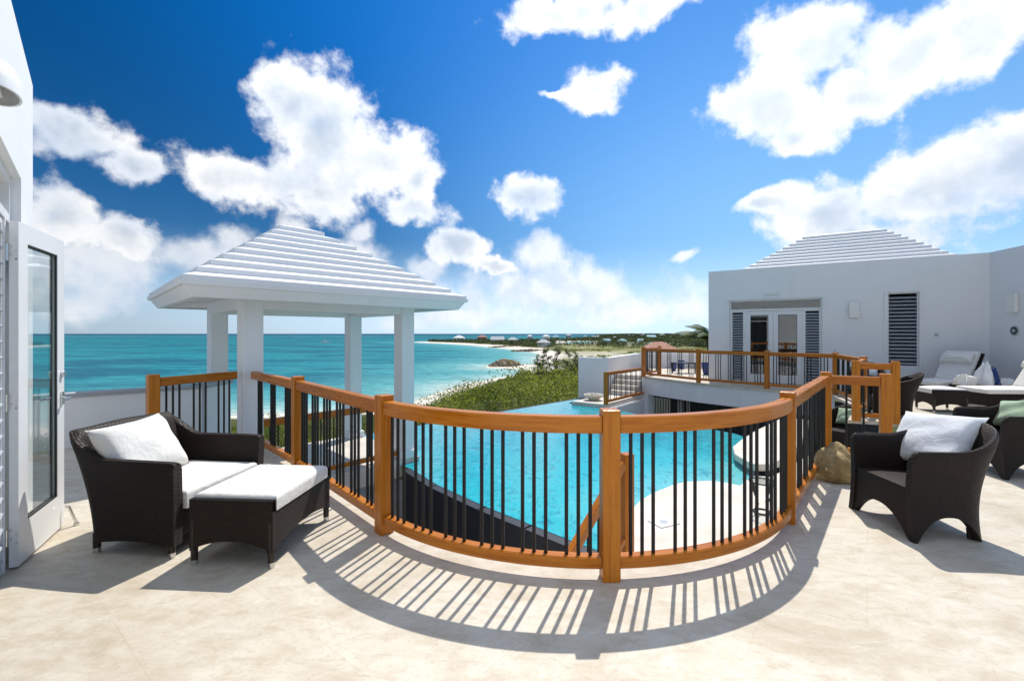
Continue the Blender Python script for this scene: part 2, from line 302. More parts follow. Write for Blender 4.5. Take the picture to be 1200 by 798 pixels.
# ------------------------------------------------------------------ mesh helpers
class MB:
    def __init__(s): s.v = []; s.f = []; s.uv = []
    def face(s, pts, uvs=None):
        i = len(s.v); s.v += [tuple(p) for p in pts]; s.f.append(tuple(range(i, i+len(pts))))
        s.uv.append(uvs or [(0,0)]*len(pts)); return s
    def box(s, c, size, rz=0, rx=0, ry=0):
        m = Matrix.Translation(c) @ Matrix.Rotation(rz,4,'Z') @ Matrix.Rotation(ry,4,'Y') @ Matrix.Rotation(rx,4,'X')
        x, y, z = (q/2 for q in size)
        P = [m @ Vector(p) for p in ((-x,-y,-z),(x,-y,-z),(x,y,-z),(-x,y,-z),(-x,-y,z),(x,-y,z),(x,y,z),(-x,y,z))]
        i = len(s.v); s.v += [tuple(p) for p in P]
        for q, (a, b) in (((0,3,2,1),(2*x,2*y)),((4,5,6,7),(2*x,2*y)),((0,1,5,4),(2*x,2*z)),((1,2,6,5),(2*y,2*z)),((2,3,7,6),(2*x,2*z)),((3,0,4,7),(2*y,2*z))):
            s.f.append(tuple(i+k for k in q)); s.uv.append([(0,0),(a,0),(a,b),(0,b)])
        return s
    def prism(s, poly, z0, z1, cap=True):
        n = len(poly); area = sum(poly[k][0]*poly[(k+1)%n][1]-poly[(k+1)%n][0]*poly[k][1] for k in range(n))
        if area < 0: poly = poly[::-1]
        i = len(s.v); s.v += [(p[0],p[1],z0) for p in poly] + [(p[0],p[1],z1) for p in poly]
        if cap:
            s.f.append(tuple(i+k for k in range(n))[::-1]); s.uv.append([(p[0],p[1]) for p in poly][::-1])
            s.f.append(tuple(i+n+k for k in range(n))); s.uv.append([(p[0],p[1]) for p in poly])
        L = 0
        for k in range(n):
            j = (k+1)%n; d = math.dist(poly[k][:2], poly[j][:2])
            s.f.append((i+k,i+j,i+n+j,i+n+k)); s.uv.append([(L,z0),(L+d,z0),(L+d,z1),(L,z1)]); L += d
        return s
    def tube(s, pts, r, n=8, cap=True):
        pts = [Vector(p) for p in pts]; rr = r if isinstance(r, (list,tuple)) else [r]*len(pts); rings = []
        i0 = len(s.v); ref = None
        for k, p in enumerate(pts):
            t = (pts[min(k+1,len(pts)-1)]-pts[max(k-1,0)]).normalized()
            if ref is None: ref = Vector((0,0,1)) if abs(t.z) < .9 else Vector((1,0,0))
            a = t.cross(ref).normalized(); b = a.cross(t).normalized(); ref = b
            for j in range(n):
                w = 2*math.pi*j/n; s.v.append(tuple(p + (a*math.cos(w)+b*math.sin(w))*rr[k]))
        for k in range(len(pts)-1):
            for j in range(n):
                q = (j+1)%n; s.f.append((i0+k*n+j, i0+k*n+q, i0+(k+1)*n+q, i0+(k+1)*n+j)); s.uv.append([(j/n*6*rr[k],k),(q/n*6*rr[k],k),(q/n*6*rr[k],k+1),(j/n*6*rr[k],k+1)])
        if cap:
            s.f.append(tuple(i0+j for j in range(n))); s.uv.append([(0,0)]*n)
            s.f.append(tuple(i0+(len(pts)-1)*n+j for j in range(n))[::-1]); s.uv.append([(0,0)]*n)
        return s
    def lathe(s, prof, c=(0,0,0), n=24):
        i0 = len(s.v); m = len(prof)
        for k in range(n):
            a = 2*math.pi*k/n
            for r, z in prof: s.v.append((c[0]+r*math.cos(a), c[1]+r*math.sin(a), c[2]+z))
        for k in range(n):
            q = (k+1)%n
            for j in range(m-1):
                s.f.append((i0+k*m+j, i0+q*m+j, i0+q*m+j+1, i0+k*m+j+1)); s.uv.append([(0,0)]*4)
        return s
    def sweep(s, pts, prof):
        """profile (side, up) swept along a horizontal-ish path, with length UVs"""
        pts = [Vector(p) for p in pts]; n = len(prof); i0 = len(s.v); Ls = [0]
        for k in range(1,len(pts)): Ls.append(Ls[-1]+(pts[k]-pts[k-1]).length)
        per = [0]
        for j in range(n): per.append(per[-1]+math.dist(prof[j], prof[(j+1)%n]))
        for k, p in enumerate(pts):
            t = (pts[min(k+1,len(pts)-1)]-pts[max(k-1,0)]).normalized(); side = Vector((t.y,-t.x,0)).normalized(); up = side.cross(t).normalized()
            for (a, b) in prof: s.v.append(tuple(p + side*a + up*b))
        for k in range(len(pts)-1):
            for j in range(n):
                q = (j+1)%n; s.f.append((i0+k*n+j, i0+k*n+q, i0+(k+1)*n+q, i0+(k+1)*n+j))
                s.uv.append([(Ls[k],per[j]),(Ls[k],per[j+1]),(Ls[k+1],per[j+1]),(Ls[k+1],per[j])])
        s.f.append(tuple(i0+j for j in range(n))[::-1]); s.uv.append([prof[j] for j in range(n)][::-1])
        e = i0+(len(pts)-1)*n; s.f.append(tuple(e+j for j in range(n))); s.uv.append([prof[j] for j in range(n)])
        return s
    def grid(s, P, uv=None, flip=False):
        nu, nv = len(P), len(P[0]); i0 = len(s.v)
        for r in P: s.v += [tuple(p) for p in r]
        for i in range(nu-1):
            for j in range(nv-1):
                q = [(i,j),(i+1,j),(i+1,j+1),(i,j+1)]
                if flip: q = q[::-1]
                s.f.append(tuple(i0+a*nv+b for a, b in q)); s.uv.append([uv[a][b] if uv else (a,b) for a, b in q])
        return s
    def build(s, name, mat, parent=None, smooth=None, bevel=0, segs=2, fix=True):
        me = bpy.data.meshes.new(name)
        off = Vector((0,0,0)); pq = parent
        while pq is not None:
            if pq.get('world'): off = Vector(pq.location); break
            pq = pq.parent
        me.from_pydata([tuple(Vector(p)-off) for p in s.v] if off.length else s.v, [], s.f)
        ul = me.uv_layers.new(name='UVMap'); flat = [c for f in s.uv for q in f for c in q[:2]]
        ul.data.foreach_set('uv', flat)
        if fix or bevel:
            bm = bmesh.new(); bm.from_mesh(me)
            if smooth is not None: bmesh.ops.remove_doubles(bm, verts=bm.verts, dist=1e-5)
            if fix: bmesh.ops.recalc_face_normals(bm, faces=bm.faces)
            if bevel:
                bmesh.ops.remove_doubles(bm, verts=bm.verts, dist=1e-5)
                es = [e for e in bm.edges if len(e.link_faces)==2 and e.calc_face_angle(0) > .5]
                bmesh.ops.bevel(bm, geom=es, offset=bevel, segments=segs, profile=.5, affect='EDGES', clamp_overlap=True)
            bm.to_mesh(me); bm.free()
        me.materials.append(M[mat] if isinstance(mat, str) else mat)
        if smooth is not None:
            me.polygons.foreach_set('use_smooth', [True]*len(me.polygons)); me.set_sharp_from_angle(angle=R(smooth))
        o = bpy.data.objects.new(name, me); COL.objects.link(o)
        if parent is not None: o.parent = parent
        return o
def tag(o, label, cat, group=None):
    o['label'] = label; o['category'] = cat
    if group: o['group'] = group
    return o
def struct(o): o['kind'] = 'structure'; return o
def stuff(o, label, cat): o['kind'] = 'stuff'; o['label'] = label; o['category'] = cat; return o
def thing(name, label, cat, loc=(0,0,0), rz=0, group=None, world=False):
    o = bpy.data.objects.new(name, None); COL.objects.link(o); o.location = loc; o.rotation_euler = (0,0,rz); o.empty_display_size = .2
    if world: o['world'] = 1          # children are given in world coordinates
    return tag(o, label, cat, group)
def dup(root, loc, rz, label, group=None, skip=()):
    r = root.copy(); COL.objects.link(r); r.location = loc; r.rotation_euler = (0,0,rz); r['label'] = label
    if group: r['group'] = group
    for ch in list(root.children):
        if ch.name.split('.')[0] in skip: continue
        c = ch.copy(); COL.objects.link(c); c.parent = r
        for g in list(ch.children):
            d = g.copy(); COL.objects.link(d); d.parent = c
    return r
def V(p, z=0): return Vector((p[0], p[1], z))
def sm(t): t = max(0., min(1., t)); return t*t*(3-2*t)

# ------------------------------------------------------------------ plan (metres; camera at 0,0)
P0 = (-4.22,5.35); P2 = (-2.40,5.10); P3 = (-1.0,3.56); P4 = (.62,2.885); P5 = (2.28,3.76); P6 = (3.93,5.70); P7 = (4.45,5.42)
N1 = (-3.717,6.463); N2 = (-1.978,8.345); F1 = (-5.204,8.043); F2 = (-3.464,9.924)
PC = ((N1[0]+F2[0])/2, (N1[1]+F2[1])/2)
PZ = -.75; WZ = -.78                            # pool deck and water levels
E1 = (4.77,16.5); E1B = (5.75,17.75); E2 = (5.9,14.4); E3 = (7.2,12.85); E4 = (8.28,11.65); E5 = (7.42,9.6); E6 = (6.12,8.1); E7 = (6.62,7.86)
S0 = (2.93,14.2)
BA = (6.52,15.1); BD = Vector((.838,-.545,0)); BN = Vector((.545,.838,0))    # far wing wall: start, along, into building
def bw(t, n=0, z=0): return Vector((7.05,14.76,z)) + BD*(t*2.493) + BN*n
BC = bw(2.402)                                                               # inner corner
def circ(a, b, c):
    ax, ay = a; bx, by = b; cx, cy = c; d = 2*(ax*(by-cy)+bx*(cy-ay)+cx*(ay-by))
    ux = ((ax*ax+ay*ay)*(by-cy)+(bx*bx+by*by)*(cy-ay)+(cx*cx+cy*cy)*(ay-by))/d
    uy = ((ax*ax+ay*ay)*(cx-bx)+(bx*bx+by*by)*(ax-cx)+(cx*cx+cy*cy)*(bx-ax))/d
    return (ux, uy), math.hypot(ax-ux, ay-uy)
CC, CR = circ(P3, P4, P5)
def arc(a, b, n=24, dr=0):
    t0 = math.atan2(a[1]-CC[1], a[0]-CC[0]); t1 = math.atan2(b[1]-CC[1], b[0]-CC[0])
    return [(CC[0]+(CR+dr)*math.cos(t0+(t1-t0)*k/n), CC[1]+(CR+dr)*math.sin(t0+(t1-t0)*k/n)) for k in range(n+1)]

# ------------------------------------------------------------------ setting: decks, pool, void
def deck():
    inn = -.13
    edge = [(-6.75,6.35),(-5.10,7.75),(-4.62,5.62),(-3.87,6.62),(-2.30,5.22)] + arc(P3,P5,40,inn) + [(3.86,5.82),(4.0,5.90),(4.62,5.62),(6.9,7.55)]
    edge += [(6.62,7.98),(6.04,8.19),(7.32,9.66),(8.13,11.62),(7.1,12.77),(5.8,14.32),(4.67,16.5),(5.62,17.85),(6.2,21.0),(9.2,20.6),(13.5,14),(13,3),(9,-4),(-9,-4),(-9,3)]
    o = MB().prism(edge, -.06, 0).build('terrace_floor', 'floor', bevel=0); struct(o)
    # retaining walls below the main deck edge and far terrace (set back under the slab)
    w = MB(); e2 = [(-4.4,5.55),(-3.7,6.45),(-2.36,5.12)] + arc(P3,P5,40,-.06) + [(3.82,5.70),(4.66,5.52),(6.86,7.50)]
    for a, b in zip(e2, e2[1:]):
        d = V(b)-V(a); L = d.length; mid = (V(a)+V(b))/2; n = Vector((d.y,-d.x,0)).normalized()*.16
        w.box((mid.x+n.x, mid.y+n.y, -1.74), (L+.02,.2,3.35), math.atan2(d.y,d.x))
    struct(w.build('retaining_wall', 'white'))
deck()
POOL = [(-1.76,7.88),(-1.15,7.02),(-.355,6.14),(.24,5.55),(.70,5.10),(1.13,4.72),
        (1.58,5.98),(1.78,6.30),(2.04,6.58),(2.47,6.95),(2.71,7.09),(3.1,7.13),(3.30,7.05),(3.46,6.90),(3.68,7.15),(3.97,7.40),
        (4.02,7.70),(4.12,8.2),(4.24,8.7),(4.66,9.2),(5.3,9.95),(5.2,10.6),(2.95,14.3),(2.15,14.75),(1.9,15.3),(2.62,16.5),(-.57,13.3),(-4.45,9.45),(-3.5,9.25)]
def pool():
    poly = POOL; n = len(poly); P = np.array(poly)
    # water sheet as a clipped grid, with the distance from the beach side kept as 'depth'
    def inside(x, y):
        c = False; j = n-1
        for i in range(n):
            if (P[i,1] > y) != (P[j,1] > y) and x < (P[j,0]-P[i,0])*(y-P[i,1])/(P[j,1]-P[i,1])+P[i,0]: c = not c
            j = i
        return c
    bm = bmesh.new(); vs = [bm.verts.new((p[0],p[1],WZ)) for p in poly]; bm.faces.new(vs)
    for k in range(28):
        y = 5+k*.42; bmesh.ops.bisect_plane(bm, geom=bm.verts[:]+bm.edges[:]+bm.faces[:], plane_co=(0,y,0), plane_no=(0,1,0))
    for k in range(24):
        x = -4.3+k*.42; bmesh.ops.bisect_plane(bm, geom=bm.verts[:]+bm.edges[:]+bm.faces[:], plane_co=(x,0,0), plane_no=(1,0,0))
    bmesh.ops.recalc_face_normals(bm, faces=bm.faces)
    me = bpy.data.meshes.new('pool_water'); bm.to_mesh(me); bm.free()
    beach = P[6:21]; a = me.attributes.new('depth', 'FLOAT', 'POINT')
    vals = []
    for v in me.vertices:
        d = min(segd(v.co.x, v.co.y, beach[i], beach[i+1]) for i in range(len(beach)-1))
        # deep end under the far wing
        deep = sm((v.co.x*.72+v.co.y*.70-8.35)/.7)*sm((11.8-v.co.y)/.8)*.40
        vals.append(min(1, d*.25)*.55 + deep)
    a.data.foreach_set('value', vals); me.materials.append(M['pool'])
    o = bpy.data.objects.new('pool_water', me); COL.objects.link(o); struct(o)
    # infinity edges: black tiled weir walls
    w = MB()
    def wall(pts, th, z0, z1):
        for a, b in zip(pts, pts[1:]):
            d = V(b)-V(a); nn = Vector((d.y,-d.x,0)).normalized()*(th/2); m_ = (V(a)+V(b))/2 + nn
            w.box((m_.x,m_.y,(z0+z1)/2), (d.length+.03,th,z1-z0), math.atan2(d.y,d.x))
    wall(poly[0:6], .14, -3.3, WZ-.004); wall([poly[25],poly[26],poly[27]][::1], .14, -3.3, WZ-.004)
    tag(w.build('infinity_edge', 'blacktile'), 'black tiled infinity edge wall holding the turquoise pool water', 'pool edge')
    b = MB().prism([(p[0],p[1]) for p in poly], -2.2, WZ-.25); struct(b.build('pool_basin', 'grey'))
def segd(x, y, a, b):
    dx, dy = b[0]-a[0], b[1]-a[1]; t = max(0, min(1, ((x-a[0])*dx+(y-a[1])*dy)/(dx*dx+dy*dy))); return math.hypot(x-a[0]-t*dx, y-a[1]-t*dy)
pool()
def pool_deck():
    p = [(1.15,4.66)] + POOL[6:16] + [(4.15,7.3),(5.6,8.6),(6.6,9.9),(7.6,11.2),(8.6,10.5),(7.6,9.0),(6.3,7.85),(4.9,6.0),(3.95,5.75),(2.35,3.8),(1.7,3.2),(1.16,3.05)]
    struct(MB().prism(p, -1.25, PZ).build('pool_deck', 'stone'))
    isl = [(3.97,7.44),(3.93,7.66),(3.96,8.1),(4.17,8.6),(4.62,9.17),(5.34,10.0),(6.9,11.6),(7.4,11.3),(6.4,9.9),(5.5,8.7),(4.6,7.75),(4.25,7.45)]
    struct(MB().prism(isl, -.70, -.58).build('sun_shelf', 'stone', bevel=.015))
    struct(MB().prism([(1.95,14.9),(2.9,14.25),(4.72,16.5),(5.6,17.7),(3.6,18.2),(2.9,16.9),(3.35,16.4)], -.80, -.66).build('pool_ledge', 'stone', bevel=.01))
    # pavilion floor
    c = Vector((*PC,0)); q = [c + (V(k)-c)*1.17 for k in (N1,N2,F2,F1)]
    struct(MB().prism([(a.x,a.y) for a in q], -1.0, -.70).build('pavilion_floor', 'stone', bevel=.01))
    q = [c + (V(k)-c)*1.10 for k in (N1,N2,F2,F1)]
    struct(MB().prism([(a.x,a.y) for a in q], -3.4, -1.01).build('pavilion_base', 'grey'))
    struct(MB().prism([(-6,4),(-4,8),(-1.5,8),(1.3,4.6),(1.3,2.6),(-1,3)], -3.5, -3.3).build('lower_paving', 'voidfloor'))
    # flight of steps down beside the weir wall
    st = MB(); d = Vector((-.707,-.707,0)); n = Vector((.707,-.707,0))
    for k in range(9):
        m_ = Vector((1.05,4.45,0)) + d*(.15+.28*k) + n*.28
        st.box((m_.x,m_.y,(PZ-.17*(k+1)-3.3)/2), (.29,.62,PZ-.17*(k+1)+3.3), math.atan2(d.y,d.x))
    struct(st.build('lower_steps', 'stone'))
pool_deck()

# ------------------------------------------------------------------ railings
PH = 1.072
def rail_prof(w, h): 
    c = .008; a, b = w/2, h
    return [(-a+c,0),(a-c,0),(a,c),(a,b-c),(a-c,b),(-a+c,b),(-a,b-c),(-a,c)]
BAL = None
def baluster(root, x, y, z0, z1):
    global BAL
    if BAL is None:
        m = MB().tube([(0,0,0),(0,0,1)], 0.0122, 8); o = m.build('baluster', 'iron', smooth=40); o.parent = root; BAL = o.data
    else:
        o = bpy.data.objects.new('baluster', BAL); COL.objects.link(o); o.parent = root
    o.location = Vector((x,y,z0)) - root.location; o.scale = (1,1,z1-z0)
POSTME = None
def post(root, p, z=0, h=PH, rz=0, name='post'):
    global POSTME
    if POSTME is None:
        m = MB().box((0,0,.5), (.112,.112,1)); o = m.build(name, 'wood_post', bevel=.006); o.parent = root; POSTME = o.data
    else:
        o = bpy.data.objects.new(name, POSTME); COL.objects.link(o); o.parent = root
    o.location = Vector((p[0],p[1],z)) - root.location; o.rotation_euler = (0,0,rz); o.scale = (1,1,h)
def panel(root, pts, z=0, ng=6, nb=3, gap=.058, z2=None, e0=None, e1=None, tight=.075):
    """pts: plan polyline from post to post"""
    z2 = z if z2 is None else z2
    ps = [V(p) for p in pts]; Ls = [0]
    for a, b in zip(ps, ps[1:]): Ls.append(Ls[-1]+(b-a).length)
    T = Ls[-1]; e0 = gap if e0 is None else e0; e1 = gap if e1 is None else e1
    def at(s):
        for k in range(len(ps)-1):
            if s <= Ls[k+1] or k == len(ps)-2:
                t = (s-Ls[k])/(Ls[k+1]-Ls[k]); q = ps[k].lerp(ps[k+1], t); q.z = z+(z2-z)*s/T; return q
    n = max(1, (len(pts)-1)); S_ = [e0+(T-e0-e1)*k/n for k in range(n+1)]
    line = [at(s) for s in S_]
    MB().sweep([p+Vector((0,0,.925)) for p in line], rail_prof(.088,.105)).build('top_rail', 'wood_rail', root)
    MB().sweep([p+Vector((0,0,.075)) for p in line], rail_prof(.076,.075)).build('bottom_rail', 'wood_rail', root)
    per = (T-e0-e1)/ng
    for g in range(ng):
        for k in range(nb):
            s = e0 + per*(g+.5) + (k-(nb-1)/2)*min(tight, per/nb)
            q = at(s); baluster(root, q.x, q.y, q.z+.14, q.z+.935)
def railings():
    r = thing('railing', 'long curved teak railing with black balusters sweeping round the near terrace edge', 'railing', (P4[0],P4[1],0), world=True)
    rz4 = math.atan2(P4[1]-CC[1], P4[0]-CC[0])+R(90)
    for p in (P3,P4,P5):
        post(r, p, -.0, PH, math.atan2(p[1]-CC[1], p[0]-CC[0])+R(90))
    post(r, P2, 0, PH, math.atan2(P3[1]-P2[1],P3[0]-P2[0])); post(r, P6, 0, PH, R(62)); post(r, P7, 0, PH, R(-28))
    panel(r, [N1,P2], ng=3, e0=.20); panel(r, [P2,P3], ng=6); panel(r, arc(P3,P4)); panel(r, arc(P4,P5)); panel(r, [P5,P6], ng=7); panel(r, [P6,P7], ng=1, nb=2, tight=.17)
    r = thing('railing', 'short teak railing between a corner post and the nearest pavilion column, behind the left armchair', 'railing', (P0[0],P0[1],0), world=True)
    post(r, P0, 0, PH, R(55)); panel(r, [P0,(N1[0]-.05,N1[1]-.02)], ng=3, nb=3, e1=.16)
    r = thing('railing', 'straight dark-brown teak railing round the raised far terrace in front of the glazed doors', 'railing', (E2[0],E2[1],0), world=True)
    aE = math.atan2(E3[1]-E2[1],E3[0]-E2[0])
    for p in (E1B,E1,E2,E3,E4,E5): post(r, p, 0, PH, aE)
    panel(r, [E1B,E1], ng=3); panel(r, [E1,E2], ng=5); panel(r, [E2,E3], ng=5); panel(r, [E3,E4], ng=4); panel(r, [E4,E5], ng=5)
    r = thing('railing', 'short teak railing with two posts at the head of the steps, beyond the boulder', 'railing', (E6[0],E6[1],0), world=True)
    aa = math.atan2(E7[1]-E6[1],E7[0]-E6[0]); post(r, E6, 0, PH, aa); post(r, E7, 0, PH, aa); panel(r, [E5,E6], ng=4, e0=.07); panel(r, [E6,E7], ng=1, nb=2, tight=.2)
    r = thing('railing', 'low brown railing beside the small stair at the far end of the pool', 'railing', (S0[0],S0[1],-.66), world=True)
    post(r, S0, -.66, 1.02, R(50)); panel(r, [S0,(E1[0]-.02,E1[1]-.08)], z=-.68, ng=7, nb=2, tight=.12)
    r = thing('railing', 'lower teak railing between the two near columns of the white pavilion', 'railing', (N2[0],N2[1],-.70), world=True)
    panel(r, [N1,N2], z=-.72, ng=7, nb=2, tight=.11, e0=.16, e1=.16)
    # handrail of the lower steps
    r = thing('stair_handrail', 'teak newel post and sloping handrail of the steps going down beside the pool edge', 'handrail', (1.19,4.72,PZ), world=True)
    post(r, (1.19,4.72), PZ, 1.06, R(20), 'newel_post'); a = Vector((1.15,4.68,PZ+.92)); d = Vector((-.70,-.70,-.72))
    MB().sweep([a, a+d*1.9], rail_prof(.07,.10)).build('handrail', 'wood_rail', r)
    MB().sweep([a+Vector((0,0,-.76)), a+Vector((0,0,-.76))+d*1.9], rail_prof(.06,.07)).build('bottom_rail', 'wood_rail', r)
    for k in range(10):
        q = a + d*(.12+.17*k); baluster(r, q.x, q.y, q.z-.72, q.z+.02)
railings()

# ------------------------------------------------------------------ stepped roofs
def stepped(mb, c, A, B, s0, s1, z0, z1, n, apex=None, riser=.42):
    """hip roof of overlapping courses; A,B = half axes (corner vectors for s=1), c centre"""
    ap = Vector(apex) if apex is not None else Vector(c)
    def ring(s, z):
        t = (s-s1)/(s0-s1) if s0 != s1 else 0
        o = Vector(c)*t + ap*(1-t)
        return [(o.x+A.x*s*i+B.x*s*j, o.y+A.y*s*i+B.y*s*j, z) for i, j in ((-1,0),(0,-1),(1,0),(0,1))]
    dz = (z1-z0)/n; ds = (s0-s1)/n; prev = None
    for k in range(n):
        a = ring(s0-ds*k, z0+dz*k); b = ring(s0-ds*k, z0+dz*(k+riser)); e = ring(s0-ds*(k+1)-ds*.06, z0+dz*(k+1))
        for i in range(4):
            j = (i+1)%4
            mb.face([a[i],a[j],b[j],b[i]]); mb.face([b[i],b[j],e[j],e[i]])
            if prev: mb.face([prev[i],prev[j],a[j],a[i]])
        prev = e
    mb.face(prev)
def pavilion():
    r = thing('pavilion', 'open white pavilion with four square columns and a stepped hip roof beside the pool', 'pavilion', (PC[0],PC[1],-.70), world=True)
    c = Vector((*PC,0)); SC = 5.75
    near = Vector((-.0355,-.485,0))*SC; right = Vector((.4525,.0423,0))*SC
    ze, zt = 1.99, 2.18
    m = MB(); stepped(m, (c.x,c.y,0), right, -near, 1.055, .09, zt, 3.43, 10, apex=(c.x-.30,c.y-.05,0), riser=.50)
    m.build('roof', 'roofw', r, fix=True)
    # splayed fascia with a drip band
    fa = MB()
    def ring(s, z): return [c+near*s+Vector((0,0,z)), c+right*s+Vector((0,0,z)), c-near*s+Vector((0,0,z)), c-right*s+Vector((0,0,z))]
    R0, R1, R2, R3 = ring(1.0,ze), ring(1.045,2.125), ring(1.062,2.128), ring(1.068,zt+.002)
    I0, I1 = ring(.955,ze), ring(1.0,2.10)
    for a, b in ((R0,R1),(R1,R2),(R2,R3),(I0,R0),(I1,I0)):
        for i in range(4):
            j = (i+1)%4; fa.face([a[i],a[j],b[j],b[i]])
    fa.build('fascia', 'white', r, fix=False)
    so_ = MB(); q = ring(1.0,2.098); so_.face(q); q2 = ring(1.05,2.15); so_.face(q2[::-1]); so_.build('ceiling', 'white', r, fix=False)
    ang = math.atan2(N2[1]-N1[1], N2[0]-N1[0])
    for p in (N1,N2,F1,F2):
        o = MB().box((p[0],p[1],(2.095-.70)/2), (.262,.262,2.79), ang).build('column', 'white', r, bevel=.006)
        MB().box((p[0],p[1],-.63), (.345,.345,.14), ang).build('plinth', 'white', o, bevel=.006)
    for a, b in ((N1,N2),(N2,F2),(F2,F1),(F1,N1)):
        d = V(b)-V(a); mid = (V(a)+V(b))/2
        MB().box((mid.x,mid.y,1.995), (d.length-.264,.235,.20), math.atan2(d.y,d.x)).build('beam', 'white', r, bevel=.005)
    for p, q in ((N1,near),(N2,right),(F1,-right),(F2,-near)):
        d = q.normalized(); MB().box((p[0]+d.x*.45,p[1]+d.y*.45,2.05), (.62,.06,.09), math.atan2(d.y,d.x)).build('rafter', 'white', r)
pavilion()

# ------------------------------------------------------------------ wall builder with openings
def wallrun(root, a, b, th, z0, z1, ops, name='wall', mat='white'):
    """a->b outer face; thickness goes to the left of a->b; ops = (s0,s1,zb,zt)"""
    a, b = V(a), V(b); d = (b-a); L = d.length; d.normalize(); n = Vector((-d.y,d.x,0)); ang = math.atan2(d.y,d.x)
    m = MB(); s = 0
    def seg(s0, s1, za, zb):
        if s1-s0 < 1e-3 or zb-za < 1e-3: return
        q = a + d*(s0+s1)/2 + n*th/2; m.box((q.x,q.y,(za+zb)/2), (s1-s0,th,zb-za), ang)
    for (o0, o1, zb, zt) in sorted(ops):
        seg(s, o0, z0, z1); seg(o0, o1, z0, zb); seg(o0, o1, zt, z1); s = o1
    seg(s, L, z0, z1)
    return m.build(name, mat, root)
def louvers(root, a, d, n, w, zb, zt, inset, name='louver_shutter', tilt=35, pitch=.085):
    """framed louvre panel starting at a along d"""
    fr = MB(); ang = math.atan2(d.y,d.x); t = .035
    def bx(s0, s1, za, zb_, dep=.05):
        q = a + d*(s0+s1)/2 + n*inset; fr.box((q.x,q.y,(za+zb_)/2), (s1-s0,dep,zb_-za), ang)
    bx(0,t,zb,zt); bx(w-t,w,zb,zt); bx(t,w-t,zb,zb+t); bx(t,w-t,zt-t,zt)
    f = fr.build(name, 'white_gloss', root)
    sl = MB(); z = zb+t+pitch*.6
    while z < zt-t-.03:
        q = a + d*w/2 + n*inset; sl.box((q.x,q.y,z), (w-2*t-.004,.075,.012), ang, rx=R(tilt)); z += pitch
    sl.build('slats', 'slat', f)
    return f
def door_leaf(root, a, d, n, w, zb, zt, inset, st=.13, bot=.26, th=.045, handle=None):
    ang = math.atan2(d.y,d.x); fr = MB()
    def bx(mb, s0, s1, za, zb_, dep=th, off=0):
        q = a + d*(s0+s1)/2 + n*(inset+off); mb.box((q.x,q.y,(za+zb_)/2), (s1-s0,dep,zb_-za), ang)
    bx(fr,0,st,zb,zt); bx(fr,w-st,w,zb,zt); bx(fr,st,w-st,zb,zb+bot); bx(fr,st,w-st,zt-st,zt)
    leaf = fr.build('door_leaf', 'white_gloss', root, bevel=0)
    g = MB(); bx(g, st+.002, w-st-.002, zb+bot+.002, zt-st-.002, .008); g.build('glass_pane', 'glass', leaf)
    bead = MB()
    for sgn in (-1,1):
        o = sgn*.013; t = .010
        bx(bead, st, st+t, zb+bot, zt-st, .012, o); bx(bead, w-st-t, w-st, zb+bot, zt-st, .012, o); bx(bead, st+t, w-st-t, zb+bot, zb+bot+t, .012, o); bx(bead, st+t, w-st-t, zt-st-t, zt-st, .012, o)
    bead.build('glazing_bead', 'rubber', leaf)
    if handle is not None:
        for sgn in (-1,1):
            h = MB(); lk = MB()
            q = a + d*handle + n*(inset+sgn*(th/2+.006)); h.box((q.x,q.y,zb+1.02), (.045,.012,.10), ang)
            q2 = q + n*sgn*.045; h.tube([(q.x,q.y,zb+1.02),(q2.x,q2.y,zb+1.02)], .010, 8)
            e = q2 - d*.12*(1 if handle > w/2 else -1); h.tube([(q2.x,q2.y,zb+1.02),(e.x,e.y,zb+1.015)], .011, 8)
            q = a + d*handle + n*(inset+sgn*(th/2+.008)); q3 = q+n*sgn*.014; lk.tube([(q.x,q.y,zb+1.21),(q3.x,q3.y,zb+1.21)], .026, 14)
            h.build('handle', 'chrome', leaf, smooth=40); lk.build('lock', 'chrome', leaf, smooth=40)
    return leaf
def sconce(root_label, p, n, h, w):
    o = thing('wall_light', root_label, 'wall light', p, math.atan2(n.y,n.x), 'wall lights of the far wing')
    MB().box((.015,0,h/2), (.03,w*.8,h*.8)).build('backplate', 'plate', o)
    MB().box((.065,0,h/2), (.075,w,h)).build('lamp_shade', 'lampglass', o, bevel=.012)
